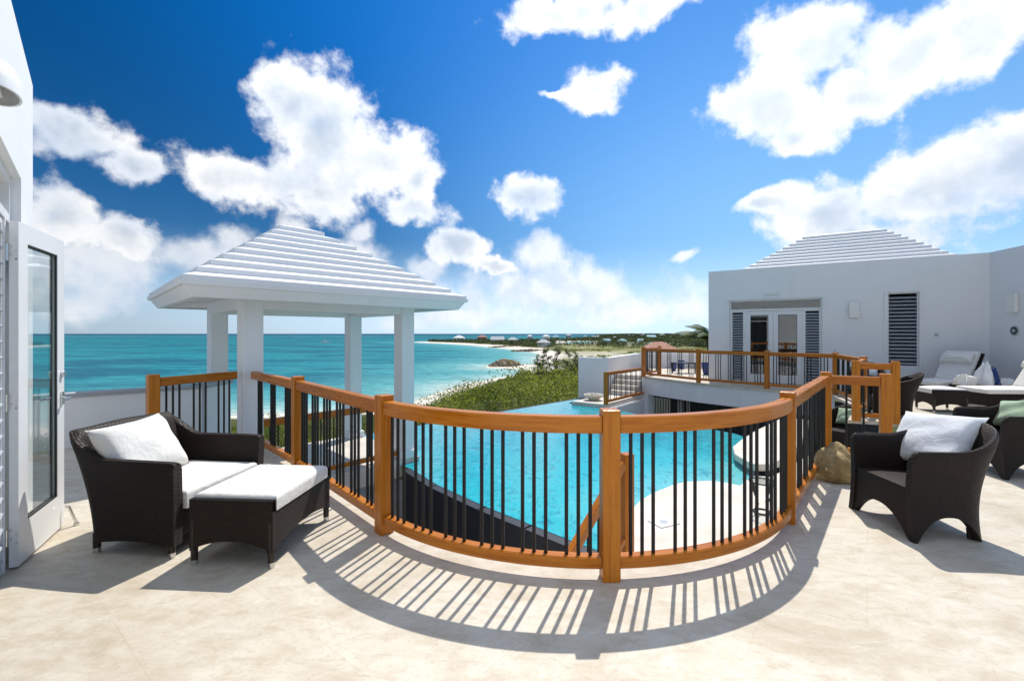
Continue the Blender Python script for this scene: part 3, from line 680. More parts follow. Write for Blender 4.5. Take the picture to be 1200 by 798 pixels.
def far_wing():
    r = thing('house', 'white flat-walled far wing with louvred windows and a stepped roof behind its parapet', 'house', (9.5,13.3,0), world=True)
    zt = 3.60; a = V(BA); L1 = (BC-a).length
    off = (bw(0)-a).length; U = 2.493
    dn = Vector((-.196,-.981,0)); Q = BC + dn*6.0
    o0, o1 = off+.0, off+U
    wallrun(r, a, BC, .25, 0, zt, [(o0,o1,.0,2.62),(off+1.598*U,off+1.863*U,.64,2.68)])
    # second facade, and the unseen sides and back so that the rooms are dark inside
    wallrun(r, BC, Q, .25, 0, zt, [])
    back = a + BN*6.2; br = Q + Vector((5,0,0)); bc = Vector((br.x, back.y-3, 0))
    s = MB()
    for p, q in ((a+BN*.26+BD*.125, back+BD*.125),(back, bc),(bc, br),(br, Q)):
        d = q-p; m_ = (p+q)/2; s.box((m_.x,m_.y,zt/2-.02), (d.length,.25,zt-.04), math.atan2(d.y,d.x))
    s.build('side_wall', 'white', r)
    inner = [a+BN*.255+BD*.13, BC+BN*.26+BD*.1, Q+Vector((.3,.1,0)), br, bc, back]
    MB().prism([(p.x,p.y) for p in inner], zt-.30, zt-.12).build('flat_roof', 'roofw', r)
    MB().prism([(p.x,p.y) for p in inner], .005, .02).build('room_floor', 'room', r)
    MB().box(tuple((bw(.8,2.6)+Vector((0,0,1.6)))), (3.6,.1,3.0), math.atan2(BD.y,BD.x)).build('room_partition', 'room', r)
    # stepped roof behind the parapet
    mid = (bw(.06,.35)+bw(2.26,.35))/2; half = (bw(2.26)-bw(.06)).length/2
    c = mid + BN*half; A = (BD*-half - BN*half)*1.0; B = (BD*half - BN*half)*1.0
    ap = c + BD*.20 - BN*.3
    m = MB(); stepped(m, (c.x,c.y,0), A, B, 1.0, .34, 3.50, 4.80, 11, apex=(ap.x,ap.y,0), riser=.60); m.build('stepped_roof', 'roofw', r)
    # door set: frame, transom, leaves and louvred sidelights
    fr = MB(); ang = math.atan2(BD.y,BD.x)
    def bx(t0, t1, za, zb, dep=.10, ins=.13):
        q = bw((t0+t1)/2, ins); fr.box((q.x,q.y,(za+zb)/2), ((t1-t0)*U,dep,zb-za), ang)
    e = .045/U
    bx(0,e,0,2.62); bx(1-e,1,0,2.62); bx(e,1-e,2.57,2.62); bx(e,1-e,2.27,2.33); bx(.187-e,.187,0,2.27); bx(.80,.80+e,0,2.27)
    f = fr.build('door_frame', 'white_gloss', r)
    g = MB(); q = bw(.5,.14); g.box((q.x,q.y,2.45), ((1-2*e)*U,.008,.23), ang); g.build('transom_pane', 'glass', f)
    wl = (.80-.187)*U/2
    door_leaf(r, bw(.187,0), BD, BN, wl-.004, .015, 2.265, .13, handle=wl-.07); door_leaf(r, bw(.187,0)+BD*(wl+.002), BD, BN, wl-.004, .015, 2.265, .13)
    louvers(r, bw(e,0), BD, BN, (.187-2*e)*U, .02, 2.265, .12); louvers(r, bw(.80+e,0), BD, BN, (.20-2*e)*U, .02, 2.265, .12)
    louvers(r, bw(1.598,0), BD, BN, .265*U, .64, 2.68, .10, 'louvred_window', pitch=.10)
    # trim round the openings, slightly proud
    tr = MB()
    for (t0, t1, zb, z2) in ((0,1,0,2.62),(1.598,1.863,.64,2.68)):
        for s0, s1, za, zc in ((t0-.03,t0,zb,z2+.05),(t1,t1+.03,zb,z2+.05),(t0,t1,z2,z2+.05)):
            q = bw((s0+s1)/2,-.01); tr.box((q.x,q.y,(za+zc)/2), ((s1-s0)*U,.03,zc-za), ang)
    tr.build('opening_trim', 'white_gloss', r)
    sconce('white box wall light on the far wing between the doors and the louvred window', bw(1.30,-.002,2.0), -BN, .46, .24)
    n2 = Vector((-.981,.196,0))
    sconce('white box wall light on the far wing near the right edge, above the round vent', BC+dn*.72+n2*.002+Vector((0,0,2.05)), n2, .46, .26)
    p = BC+dn*.72+n2*.002+Vector((0,0,1.62)); v = thing('wall_vent', 'small round black and white vent on the far wing wall below the right wall light', 'vent', p, math.atan2(n2.y,n2.x))
    def disc(r0, x0, x1): return MB().tube([(x0,0,0),(x1,0,0)], r0, 24)
    disc(.115,0,.02).build('ring', 'slat', v, smooth=40); disc(.09,.02,.026).build('dial', 'winddark', v, smooth=40); disc(.045,.026,.032).build('hub', 'slat', v, smooth=40)
    for p, lab in ((bw(1.12,-.004,1.02), 'small grey socket plate on the far wing wall right of the doors'),(bw(2.0,-.004,1.52), 'small grey switch plate on the far wing wall right of the louvred window')):
        tag(MB().box(p, (.08,.014,.08), ang).build('socket_plate', 'slat'), lab, 'socket')
    q = bw(.48,-.035,2.79); tag(MB().box(q, (.42,.07,.07), ang).build('door_light', 'plate', bevel=.01), 'slim white strip light above the far wing doors', 'wall light')
far_wing()

def near_house():
    r = thing('house', 'white near house wall at the left edge with an opened glazed door', 'house', (-3.43,3.18,0), world=True)
    d = Vector((.675,-.738,0)); n = Vector((-.738,-.675,0))     # along the wall towards the camera; into the house
    J = Vector((-3.43,3.18,0)); C0 = J - d*.80; L = 9.0; e = C0 + d*L
    zt = 3.60; n_in = n
    # wall with the wide door opening
    m = MB(); ang = math.atan2(d.y,d.x)
    def seg(s0, s1, za, zb, th=.26):
        q = C0 + d*(s0+s1)/2 + n*th/2; m.box((q.x,q.y,(za+zb)/2), (s1-s0,th,zb-za), ang)
    seg(0,.80,0,zt); seg(.80,3.4,2.63,zt); seg(3.4,L,0,zt); m.build('wall', 'white', r)
    s = MB(); f = C0 + n*4.5; g = e + n*4.5
    for p, q in ((C0+n*.27, f),(f, g),(g, e+n*.27)):
        dd = q-p; mid = (p+q)/2; s.box((mid.x,mid.y,zt/2-.02), (dd.length,.25,zt-.04), math.atan2(dd.y,dd.x))
    s.build('side_wall', 'white', r)
    MB().prism([((p).x,(p).y) for p in (C0+n*.265,e+n*.265,g,f)], zt-.3, zt-.1).build('flat_roof', 'roofw', r)
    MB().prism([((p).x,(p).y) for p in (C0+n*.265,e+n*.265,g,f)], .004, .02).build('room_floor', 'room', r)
    fr = MB()
    def bx(s0, s1, za, zb, dep=.10, ins=.10):
        q = C0 + d*(s0+s1)/2 + n*ins; fr.box((q.x,q.y,(za+zb)/2), (s1-s0,dep,zb-za), ang)
    bx(.80,.85,0,2.63); bx(3.35,3.40,0,2.63); bx(.85,3.35,2.575,2.63); bx(.85,3.35,2.30,2.36); bx(1.02,1.07,0,2.30)
    fr.build('door_frame', 'white_gloss', r)
    g2 = MB(); q = C0+d*2.1+n*.11; g2.box((q.x,q.y,2.467), (2.5,.008,.21), ang); g2.build('transom_pane', 'glass', r)
    louvers(r, C0+d*.855, d, n, .16, .02, 2.29, .10, tilt=-35)
    louvers(r, C0+d*1.075, d, n, .55, .02, 2.29, .085, tilt=-35, pitch=.10)
    # door leaf folded back
    hp = Vector((-3.268,2.985,0)); dd = (Vector((-3.622,3.65,0))-hp); w = dd.length; dd.normalize(); nn = Vector((dd.y,-dd.x,0))
    lf = door_leaf(r, hp, dd, nn, w, .02, 2.29, .0, st=.13, bot=.26, handle=w-.055)
    for z in (.22, 1.1, 2.08):
        hg = MB(); q = hp - dd*.012 - nn*.03; hg.tube([(q.x,q.y,z-.055),(q.x,q.y,z+.055)], .011, 10)
        for k in range(4):
            q2 = hp + dd*.0 + nn*(.012*(-1)**k); t = q2 - dd*.004; hg.tube([(q2.x,q2.y,z-.04+.027*k),(t.x,t.y,z-.04+.027*k)], .005, 8)
        hg.build('hinge', 'chrome', lf, smooth=40)
    st = MB(); q = hp+dd*(w-.04)+nn*.04; q1 = q+nn*.06+dd*.03
    st.tube([(q.x,q.y,.17),(q.x+nn.x*.02,q.y+nn.y*.02,.17),(q1.x,q1.y,.02)], .010, 8); st.tube([(q1.x,q1.y,0),(q1.x,q1.y,.022)], .018, 10); st.build('door_stop', 'chrome', lf, smooth=40)
    # half-round wall light above the door
    p = C0 + d*2.0 - n*.002; o = thing('wall_light', 'white half-dome wall light on the near house wall above the door', 'wall light', (p.x,p.y,2.76), math.atan2(-n.y,-n.x))
    mm = MB(); prof = [(.0,.165),(.07,.16),(.12,.14),(.15,.10),(.162,.045),(.164,0),(.148,0)]
    G = []
    for k in range(17):
        a = -math.pi/2+math.pi*k/16; G.append([(rr*.62*math.cos(a), rr*math.sin(a), z) for rr, z in prof])
    mm.grid(G); mm.build('lamp_shade', 'white', o, smooth=50); MB().box((.012,0,.08), (.024,.20,.12)).build('backplate', 'white', o)
    # parapet running away from the house to the pavilion
    a = Vector((-6.6,5.75,0)); b = Vector((-4.98,7.28,0)); c = Vector((-5.06,8.0,0))
    m = MB(); cp = MB()
    for p, q in ((a,b),(b,c)):
        dd = q-p; mid = (p+q)/2; m.box((mid.x,mid.y,-.05), (dd.length,.22,1.46), math.atan2(dd.y,dd.x)); cp.box((mid.x,mid.y,.71), (dd.length+.06,.27,.055), math.atan2(dd.y,dd.x))
    w = thing('parapet_wall', 'low white parapet wall with a grey cap facing the sea, behind the left armchair', 'wall', (a.x,a.y,0), world=True)
    m.build('wall', 'white', w); cp.build('cap', 'cap', w)
near_house()

def far_parapet():
    r = thing('parapet_wall', 'white parapet wall at the far end of the pool beside the small stair', 'wall', (3.5,16.7,-.75), world=True)
    m = MB(); pts = [Vector((2.50,17.15,0)), Vector((3.50,16.62,0)), Vector((5.9,20.7,0)), Vector((9.4,20.2,0))]
    for p, q in zip(pts, pts[1:]):
        d = q-p; mid = (p+q)/2; nn = Vector((-d.y,d.x,0)).normalized()*.12; m.box((mid.x+nn.x,mid.y+nn.y,-.72), (d.length,.24,2.76), math.atan2(d.y,d.x))
    m.build('wall', 'white', r)
    s = MB(); d = Vector((.62,.785,0)); n = Vector((-.785,.62,0))
    for k in range(4):
        q = Vector((4.02,16.35,0)) + d*(.30*k) + n*.10; z = -.66+.165*(k+1)
        s.box((q.x,q.y,(z-.8)/2), (.30,1.05,z+.8), math.atan2(d.y,d.x))
    q = Vector((4.02,16.35,0)) + d*2.05 + n*.10; s.box((q.x,q.y,-.4+.0), (1.7,1.05,.79), math.atan2(d.y,d.x))
    struct(s.build('garden_steps', 'stone'))
    # face of the raised terrace and the room below it
    r = thing('undercroft', 'white fascia of the far terrace over a dark opening with black bars', 'building', (6.6,13.3,-2.8), world=True)
    f = MB(); e = [(4.70,16.46),(5.84,14.36),(7.14,12.81),(8.18,11.63)]
    for a, b in zip(e, e[1:]):
        d = V(b)-V(a); mid = (V(a)+V(b))/2; nn = Vector((d.y,-d.x,0)).normalized()*-.10; f.box((mid.x+nn.x,mid.y+nn.y,-.34), (d.length+.02,.2,.55), math.atan2(d.y,d.x))
    f.build('fascia', 'white', r)
    w = MB(); d = V(E1)-V(S0); mid = (V(S0)+V(E1))/2; nn = Vector((d.y,-d.x,0)).normalized()
    w.box((mid.x+nn.x*.03,mid.y+nn.y*.03,-1.9), (d.length,.2,2.2), math.atan2(d.y,d.x)); w.box((4.86,16.45,-1.7), (.35,.3,2.2), R(-57)); w.build('side_wall', 'white', r)
    dd = (V(E4)-V(E1)).normalized(); nb = Vector((-dd.y,dd.x,0))
    if nb.y < 0: nb = -nb
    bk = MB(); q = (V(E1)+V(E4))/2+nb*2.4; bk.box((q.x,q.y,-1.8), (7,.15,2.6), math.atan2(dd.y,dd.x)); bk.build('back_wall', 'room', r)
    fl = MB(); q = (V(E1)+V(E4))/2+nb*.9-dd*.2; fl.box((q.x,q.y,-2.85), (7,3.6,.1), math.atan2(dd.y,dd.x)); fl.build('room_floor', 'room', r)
    bars = MB(); a = V(E1)+dd*.15+nb*.35
    for k in range(26):
        q = a+dd*(.1+.11*k); bars.tube([(q.x,q.y,-2.8),(q.x,q.y,-.62)], .014, 6)
    for z in (-.72,-1.7): 
        q = a+dd*1.5; bars.box((q.x,q.y,z), (3.0,.05,.05), math.atan2(dd.y,dd.x))
    bars.build('window_bars', 'iron', r)
    for k, (s0, wd) in enumerate(((.95,.22),(1.25,.12))):
        q = a+dd*s0+nb*.25; c = thing('curtain', ('wide','narrow')[k]+' white curtain behind the black bars under the far terrace', 'curtain', (q.x,q.y,-2.8), math.atan2(dd.y,dd.x))
        G = [[(wd*(i/20-.5), .02*math.sin(i*1.6), z) for z in (0,1.0,2.15)] for i in range(21)]; G2 = [[(x,y+.012,z) for x,y,z in rr] for rr in G]
        MB().grid(G).grid(G2, flip=True).build('cloth', 'cushion', c, fix=False)
far_parapet()

# ------------------------------------------------------------------ soft furnishings
def pillow(w, h, t, seed=0, n=18):
    rd = random.Random(seed); ph = [rd.uniform(0,6.28) for _ in range(6)]
    front, back = [], []
    for i in range(n+1):
        fr, bk = [], []
        for j in range(n+1):
            u, v = -1+2*i/n, -1+2*j/n
            x = w/2*u*(1-.09*(1-u*u*0)*(1-v*v)*abs(u)**3); y = h/2*v*(1-.09*(1-u*u)*abs(v)**3)
            e = max(0,(1-u**4))**.55*max(0,(1-v**4))**.55
            wr = .006*math.sin(5*u+3*v+ph[0])+.005*math.sin(7*v-4*u+ph[1])+.004*math.sin(11*u*v+ph[2])
            z = t/2*e + wr*e; fr.append((x,y,z)); bk.append((x,y,-t/2*e+wr*e*.5))
        front.append(fr); back.append(bk)
    return MB().grid(front).grid(back, flip=True)
def cushion(w, d, h, puff=.012, r=.035, seed=0):
    """boxed seat cushion centred on x,y with its base at z=0"""
    n = 16; rd = random.Random(seed); ph = [rd.uniform(0,6.28) for _ in range(4)]
    prof = [(0,0)] + [(r*(1-math.cos(a)), h-r+r*math.sin(a)) for a in [math.pi/2*k/5 for k in range(6)]]
    mb = MB(); top = []
    us = sorted(set([-1+2*k/n for k in range(n+1)]))
    def P(u, v, ins, z): return ((w/2-ins)*u, (d/2-ins)*v, z)
    for i in us:
        top.append([])
        for j in us:
            e = (1-i**4)*(1-j**4); z = h + puff*e*(1+.35*math.sin(4*i+ph[0])*math.sin(3*j+ph[1])); top[-1].append(P(i,j,r,z))
    mb.grid(top)
    bot = [[P(i,j,0,0) for j in us] for i in us]; mb.grid(bot, flip=True)
    per = [(i,-1) for i in us] + [(1,j) for j in us[1:]] + [(i,1) for i in us[::-1][1:]] + [(-1,j) for j in us[::-1][1:]]
    ringz = [[P(u,v,ins,z) for (ins,z) in [(0,0)]+prof[1:]] for (u,v) in per]
    mb.grid(ringz); return mb
def set_pillow(root, name, w, h, t, loc, rot, mat, seed, label=None, cat=None):
    """rot = (direction the face looks to in plan, lean back, roll) in degrees"""
    o = pillow(w,h,t,seed).build(name, mat, root, smooth=80); o.location = loc
    f, ln, ro = (R(q) for q in rot); fx, fy = math.cos(f), math.sin(f)
    Z = Vector((fx*math.cos(ln), fy*math.cos(ln), math.sin(ln))); X = Vector((-fy,fx,0)); Y = Z.cross(X)
    m = Matrix((X,Y,Z)).transposed() @ Matrix.Rotation(ro,3,'Z'); o.rotation_euler = m.to_euler()
    if label: tag(o, label, cat)
    return o

# ------------------------------------------------------------------ wicker furniture
def shell(path, top, bot, lean, th, nv=14):
    """path(s)->(x,y,nx,ny) plan of the outer face, lean(s,f) outward shift"""
    n = 120; O, I, UV = [], [], []; L = 0; pr = None
    for k in range(n+1):
        s = -1+2*k/n; x, y, nx, ny = path(s)
        if pr: L += math.dist(pr,(x,y))
        pr = (x,y); zb, zt = bot(s), top(s); o, i_, uv = [], [], []
        for j in range(nv+1):
            f = j/nv; z = zb+(zt-zb)*f; dx, q = lean(s, z); xx = x+dx
            rim = .010*max(0, (f-.93)/.07)**2
            o.append((xx+nx*(q-rim), y+ny*(q-rim), z)); i_.append((xx+nx*(q-th+rim), y+ny*(q-th+rim), z)); uv.append((L, z))
        O.append(o); I.append(i_); UV.append(uv)
    mb = MB(); mb.grid(O, UV); mb.grid(I, UV, flip=True)
    T = [[O[k][-1], ((O[k][-1][0]+I[k][-1][0])/2, (O[k][-1][1]+I[k][-1][1])/2, O[k][-1][2]+.008), I[k][-1]] for k in range(n+1)]; mb.grid(T, [[(UV[k][0][0],q*.02) for q in range(3)] for k in range(n+1)])
    B = [[O[k][0], I[k][0]] for k in range(n+1)]; mb.grid(B, [[(UV[k][0][0],q*.02) for q in range(2)] for k in range(n+1)], flip=True)
    for k in (0, n): mb.grid([O[k], I[k]], [[(q*.03, UV[k][j][1]) for j in range(nv+1)] for q in range(2)], flip=(k==0))
    return mb
def uplan(w, xf, xb, r):
    """U plan: right arm front (xf,-w) -> back -> left arm front; s in -1..1"""
    seg1 = xf-(xb+r); cornr = math.pi*r/2; bk = 2*(w-r); T = 2*seg1+2*cornr+bk
    def f(s):
        l = (s+1)/2*T
        if l < seg1: return (xf-l, -w, 0, -1)
        l -= seg1
        if l < cornr: a = l/r; return (xb+r-r*math.sin(a), -w+r-r*math.cos(a), -math.sin(a), -math.cos(a))
        l -= cornr
        if l < bk: return (xb, -w+r+l, -1, 0)
        l -= bk
        if l < cornr: a = math.pi/2-l/r; return (xb+r-r*math.sin(a), w-r+r*math.cos(a), -math.sin(a), math.cos(a))
        l -= cornr
        return (xb+r+l, w, 0, 1)
    return f, (seg1/T*2, (seg1+cornr)/T*2)      # arm length and corner end, in s units from the front
def tub_chair(label, loc, rz, pil=None):
    r = thing('wicker_armchair', label, 'armchair', loc, rz, 'dark wicker tub chairs on the terrace')
    w, xf, xb, rad = .335, .31, -.27, .20
    path, (sa, sc) = uplan(w, xf, xb, rad)
    sl = sa+(sc-sa)*.5                            # middle of the back corner, where the rear leg stands
    def top(s):
        q = 1-abs(s); z = .665+.175*sm((q-sa*.75)/(sc-sa*.55)); e = q/.05
        return z - (.05*(1-min(1,e))**2)
    def bot(s):
        q = 1-abs(s)
        if q < .032: return 0
        if q < sl-.028: t = (q-.032)/(sl-.060); return .185*(1-abs(2*t-1)**2.2)
        if q < sl+.028: return 0
        t = (q-sl-.028)/(2*(1-sl-.028)); return .18*(1-abs(2*t-1)**2.2)
    def lean(s, z):
        q = 1-abs(s); b = sm((q-sa*.35)/(sc-sa*.35)); t = z/.85
        return -b*.165*t**1.5, .03*t**2+.02*(1-t)**2 - .025*math.sin(math.pi*min(1,t*1.25))
    shell(path, top, bot, lean, .05).build('shell', 'wicker', r, smooth=45)
    # front apron between the arms
    n = 40; O, I, UV = [], [], []
    for k in range(n+1):
        y = -w+.05+(2*w-.10)*k/n; t = k/n; zb = .185*(1-abs(2*t-1)**2.2); o=[]; i_=[]; uv=[]
        for j in range(9):
            z = zb+(.385-zb)*j/8; bx = .012*math.sin(math.pi*t); o.append((xf-.012+bx,y,z)); i_.append((xf-.05+bx,y,z)); uv.append((y,z))
        O.append(o); I.append(i_); UV.append(uv)
    mb = MB().grid(O,UV).grid(I,UV,flip=True); mb.grid([[O[k][0],I[k][0]] for k in range(n+1)],flip=True); mb.build('front_apron', 'wicker', r, smooth=45)
    G, UV = [], []
    for i in range(13):
        x = xf-.010-(xf-xb-.055)*i/12; row, u2 = [], []
        for j in range(13):
            v = -1+j/6; z = .385+.018*math.cos(v*1.57)*math.sin(min(1,i/3)*1.57)-.03*i/12; kx = max(0, rad-(x-xb)-.035); hw = w-.055-(rad-.035-math.sqrt(max(0,(rad-.035)**2-kx*kx)) if kx < rad-.035 else rad-.035); row.append((x, v*hw, z)); u2.append((x, v*(w-.045)))
        G.append(row); UV.append(u2)
    G2 = [[(x,y,z-.03) for x,y,z in q] for q in G]
    MB().grid(G,UV).grid(G2,UV,flip=True).build('seat', 'wicker_seat', r, smooth=60, fix=False)
    for (x,y) in ((xf-.03,-w+.02),(xf-.03,w-.02),(xb+.088,-w+.088),(xb+.088,w-.088)):
        MB().tube([(x,y,0),(x,y,.075)], [.020,.026], 10).build('leg', 'band', r, smooth=40)
    return r
def club_chair(label, loc, rz):
    r = thing('wicker_armchair', label, 'armchair', loc, rz)
    w, xf, xb, rad = .455, .33, -.33, .07
    path, (sa, sc) = uplan(w, xf, xb, rad)
    def top(s):
        q = 1-abs(s); return .655 + .005*math.sin(q*4) + .19*sm((q-sa*.80)/(sc-sa*.80)) + .02*sm((q-sc)/(1-sc)) - .01*(1-min(1,q/.03))
    def bot(s):
        q = 1-abs(s); e = min(1, q/sa)
        return .085+.02*math.sin(math.pi*e)
    def lean(s, z):
        q = 1-abs(s); b = sm((q-sa*.25)/(sc-sa*.25)); t = z/.85
        return -b*.24*t**1.9+.02*(1-b)*t, (1-b)*.03*t**1.5
    shell(path, top, bot, lean, .075).build('shell', 'wicker', r, smooth=45)
    MB().box((xf-.05,0,.225), (.05,2*w-.16,.21)).build('front_apron', 'wicker', r, bevel=.008)
    MB().box((-.02,0,.30), (xf-xb-.12,2*w-.17,.03)).build('seat_deck', 'wicker', r)
    for (x,y) in ((xf-.035,-w+.025),(xf-.035,w-.025),(xb+.03,-w+.03),(xb+.03,w-.03)):
        lg = MB().tube([(x,y,.035),(x,y,.14)], .024, 12).build('leg', 'band', r, smooth=40)
        MB().tube([(x,y,0),(x,y,.036)], .023, 12).build('foot_cap', 'chrome', lg, smooth=40)
    o = cushion(xf-xb-.02, 2*w-.17, .125, .02, seed=3).build('seat_cushion', 'cushion', r, smooth=50); o.location = (.035,0,.318)
    return r
def ottoman(label, loc, rz, lx=.58, ly=.80, grp=None):
    r = thing('ottoman', label, 'ottoman', loc, rz, grp)
    hx, hy = lx/2, ly/2; zt = .372
    m = MB()
    def side(p, q, nrm, zt):
        n = 30; O, I, UV = [], [], []; L = (q-p).length
        for k in range(n+1):
            t = k/n; b = p.lerp(q,t); zb = .10+.07*(1-abs(2*t-1)**2.2); o=[]; i_=[]; uv=[]
            for j in range(7):
                z = zb+(zt-zb)*j/6; o.append((b.x,b.y,z)); i_.append((b.x-nrm.x*.04,b.y-nrm.y*.04,z)); uv.append((t*L,z))
            O.append(o); I.append(i_); UV.append(uv)
        m.grid(O,UV); m.grid(I,UV,flip=True); m.grid([[O[k][0],I[k][0]] for k in range(n+1)]); m.grid([[O[k][-1],I[k][-1]] for k in range(n+1)])
    c = [Vector((-hx,-hy,0)),Vector((hx,-hy,0)),Vector((hx,hy,0)),Vector((-hx,hy,0))]
    for k in range(4):
        p, q = c[k], c[(k+1)%4]; d = (q-p).normalized(); side(p, q, Vector((d.y,-d.x,0)), zt+(.072 if k%2==0 else 0))
    m.build('frame', 'wicker', r, smooth=45)
    MB().box((0,0,zt-.02), (lx-.09,ly-.09,.03)).build('seat_deck', 'wicker', r)
    for a in c:
        x, y = a.x*.93, a.y*.95
        lg = MB().tube([(x,y,.035),(x,y,.30)], .022, 12).build('leg', 'band', r, smooth=40)
        MB().tube([(x,y,0),(x,y,.036)], .022, 12).build('foot_cap', 'chrome', lg, smooth=40)
    o = cushion(lx+.010, ly-.086, .100, .022, r=.035, seed=5).build('cushion', 'cushion', r, smooth=50); o.location = (0,0,zt-.002)
    return r
def furniture():
    club_chair('dark wicker club armchair with a white seat cushion, left of the ottoman', (-2.60,3.62,0), R(-7))
    set_pillow(None, 'pillow', .62, .50, .20, (-2.86,3.52,.665), (-5, 33, 2), 'cushion', 4, 'white scatter pillow leaning on the back of the left club armchair', 'pillow')
    ottoman('dark wicker ottoman with a thick white cushion in front of the left armchair', (-1.84,3.42,0), R(-4))
    t = tub_chair('dark wicker tub chair with a white pillow, nearest on the right', (3.30,3.70,0), R(180-3))
    set_pillow(None, 'pillow', .65, .51, .17, (3.57,3.87,.655), (186, 36, 6), 'linen', 9, 'white square pillow propped in the nearest wicker tub chair', 'pillow')
    G = 'dark wicker tub chairs on the terrace'
    dup(t, (5.58,5.12,0), R(180-8), 'dark wicker tub chair with a green pillow at the right edge, behind the nearest chair', G)
    set_pillow(None, 'pillow', .40, .36, .15, (5.84,5.26,.63), (184, 38, 12), 'green', 12, 'pale green pillow in the tub chair at the right edge', 'pillow')
    dup(t, (7.12,8.55,0), R(150), 'dark wicker tub chair just behind the two teak posts at the head of the steps', G)
    set_pillow(None, 'pillow', .44, .38, .14, (8.74,11.2,.66), (232, 32, 0), 'linen', 15, 'white pillow in the tub chair standing far behind the teak posts', 'pillow')
    dup(t, (8.62,11.05,0), R(232), 'dark wicker tub chair with a white pillow, standing under the louvred window', G)
    dup(t, (6.62,9.15,PZ), R(205), 'dark wicker tub chair down on the pool deck, seen through the railing', G)
    set_pillow(None, 'pillow', .40, .36, .15, (6.80,9.22,PZ+.63), (205, 32, 5), 'green', 17, 'pale green pillow in the tub chair down on the pool deck', 'pillow')
    # loungers
    def lounger(label, loc, rz):
        r = thing('sun_lounger', label, 'sun lounger', loc, rz, 'white cushioned loungers by the far wing'); W = .72; Lg = 1.25
        m = MB().box((Lg/2,0,.215), (Lg,W,.25)); m.build('base', 'wicker', r, bevel=.01)
        for x in (.06,Lg-.06):
            for y in (-W/2+.05,W/2-.05): MB().box((x,y,.045), (.05,.05,.09)).build('leg', 'band', r)
        o = cushion(Lg+.02,W,.09,.012,seed=21).build('seat_cushion', 'cushion', r, smooth=50); o.location = (Lg/2,0,.342)
        a = R(58); bk = MB().box((.42,0,-.035), (.86,W+.02,.05)); o = bk.build('backrest', 'wicker', r, bevel=.01); o.location = (Lg-.03,0,.36); o.rotation_euler = (0,-a,0)
        o = cushion(.82,W-.03,.085,.012,seed=22).build('back_cushion', 'cushion', r, smooth=50); o.location = (Lg-.06+.40*math.cos(a),0,.40+.40*math.sin(a)); o.rotation_euler = (0,-a,0)
        o = cushion(.25,W-.08,.13,.03,r=.06,seed=23).build('headrest_roll', 'cushion', r, smooth=50); q=.56; o.location = (Lg-.06+q*math.cos(a)-.075*math.sin(a),0,.40+q*math.sin(a)+.075*math.cos(a)); o.rotation_euler = (0,-a,0)
        return r
    l = lounger('white cushioned lounger with its back raised, standing below the right wall light', (9.72,10.85,0), R(18))
    dup(l, (9.60,9.50,0), R(-3), 'white cushioned lounger at the right edge with its foot end towards the small ottoman', 'white cushioned loungers by the far wing')
    ottoman('small low ottoman with a flat white cushion beside the loungers', (8.62,9.15,0), R(-12), .58, .55)
    # towels on a dark low table behind the lounger
    t = thing('side_table', 'low dark wicker table between the two loungers, under a heap of towels', 'side table', (10.62,10.22,0), R(-4))
    MB().box((0,0,.235), (1.25,.34,.33)).build('table_top', 'wicker', t, bevel=.01)
    for x in (-.55,.55):
        for y in (-.12,.12): MB().box((x,y,.036), (.05,.05,.072)).build('leg', 'band', t)
    rd = random.Random(5)
    def towel(label, c, sx, sy, h, mat, seed):
        n = 14; rd = random.Random(seed); ph = [rd.uniform(0,6) for _ in range(6)]; G = []
        for i in range(n+1):
            row = []
            for j in range(2*n+1):
                th = math.pi/2*i/n; a = 2*math.pi*j/(2*n); k = 1+.22*math.sin(3*a+ph[0])*math.sin(2*th+ph[1])+.15*math.sin(5*a+ph[2]+3*th)
                row.append((sx*math.sin(th)*math.cos(a)*k, sy*math.sin(th)*math.sin(a)*k, max(0,h*math.cos(th)*(k if i else 1))))
            G.append(row)
        mb = MB().grid(G); mb.face([p for p in G[-1][:-1]][::-1]); o = mb.build('towel', mat, smooth=60); o.location = c; tag(o, label, 'towel', 'towels by the loungers')
    towel('tall crumpled white towel on the low table between the loungers', (10.60,10.20,.402), .16, .13, .42, 'linen', 1)
    towel('flat white towel at the right end of the low table', (11.05,10.17,.402), .18, .13, .14, 'linen', 2)
    towel('low white towel at the left end of the low table', (10.20,10.24,.402), .22, .13, .20, 'cushion', 3)
    towel('small blue towel behind the tall white towel', (10.84,10.24,.402), .09, .10, .32, 'bluepot', 4)
    # boulder at the foot of the railing
    bm = bmesh.new(); bmesh.ops.create_icosphere(bm, subdivisions=5, radius=1)
    from mathutils import noise as nz
    for v in bm.verts:
        p = v.co.copy(); n1 = nz.noise(p*1.3+Vector((3.1,0,7))); n2 = nz.noise(p*3.1+Vector((1,5,2))); n3 = nz.noise(p*8)
        cell = nz.voronoi(p*1.6+Vector((9,2,4)))[0][0]
        k = 1+.24*n1+.10*n2+.035*n3+.22*(cell-.4)
        q = p*k; q.z = max(q.z,-.55); tp = 1-.30*max(0,q.z); v.co = Vector((q.x*.225*tp, q.y*.20*tp, (q.z+.55)*.235))
    me = bpy.data.meshes.new('boulder'); bm.to_mesh(me); bm.free(); me.materials.append(M['boulder']); me.polygons.foreach_set('use_smooth',[True]*len(me.polygons)); me.set_sharp_from_angle(angle=R(38))
    o = bpy.data.objects.new('boulder', me); COL.objects.link(o); o.location = (3.47,4.86,0); o.rotation_euler = (0,0,.5); tag(o, 'tan boulder standing on the terrace against the railing corner', 'rock')
    # wire stool and skimmer lid on the pool deck
    s = thing('side_table', 'small round black wire side table with a glass top on the pool deck', 'side table', (3.22,5.86,PZ))
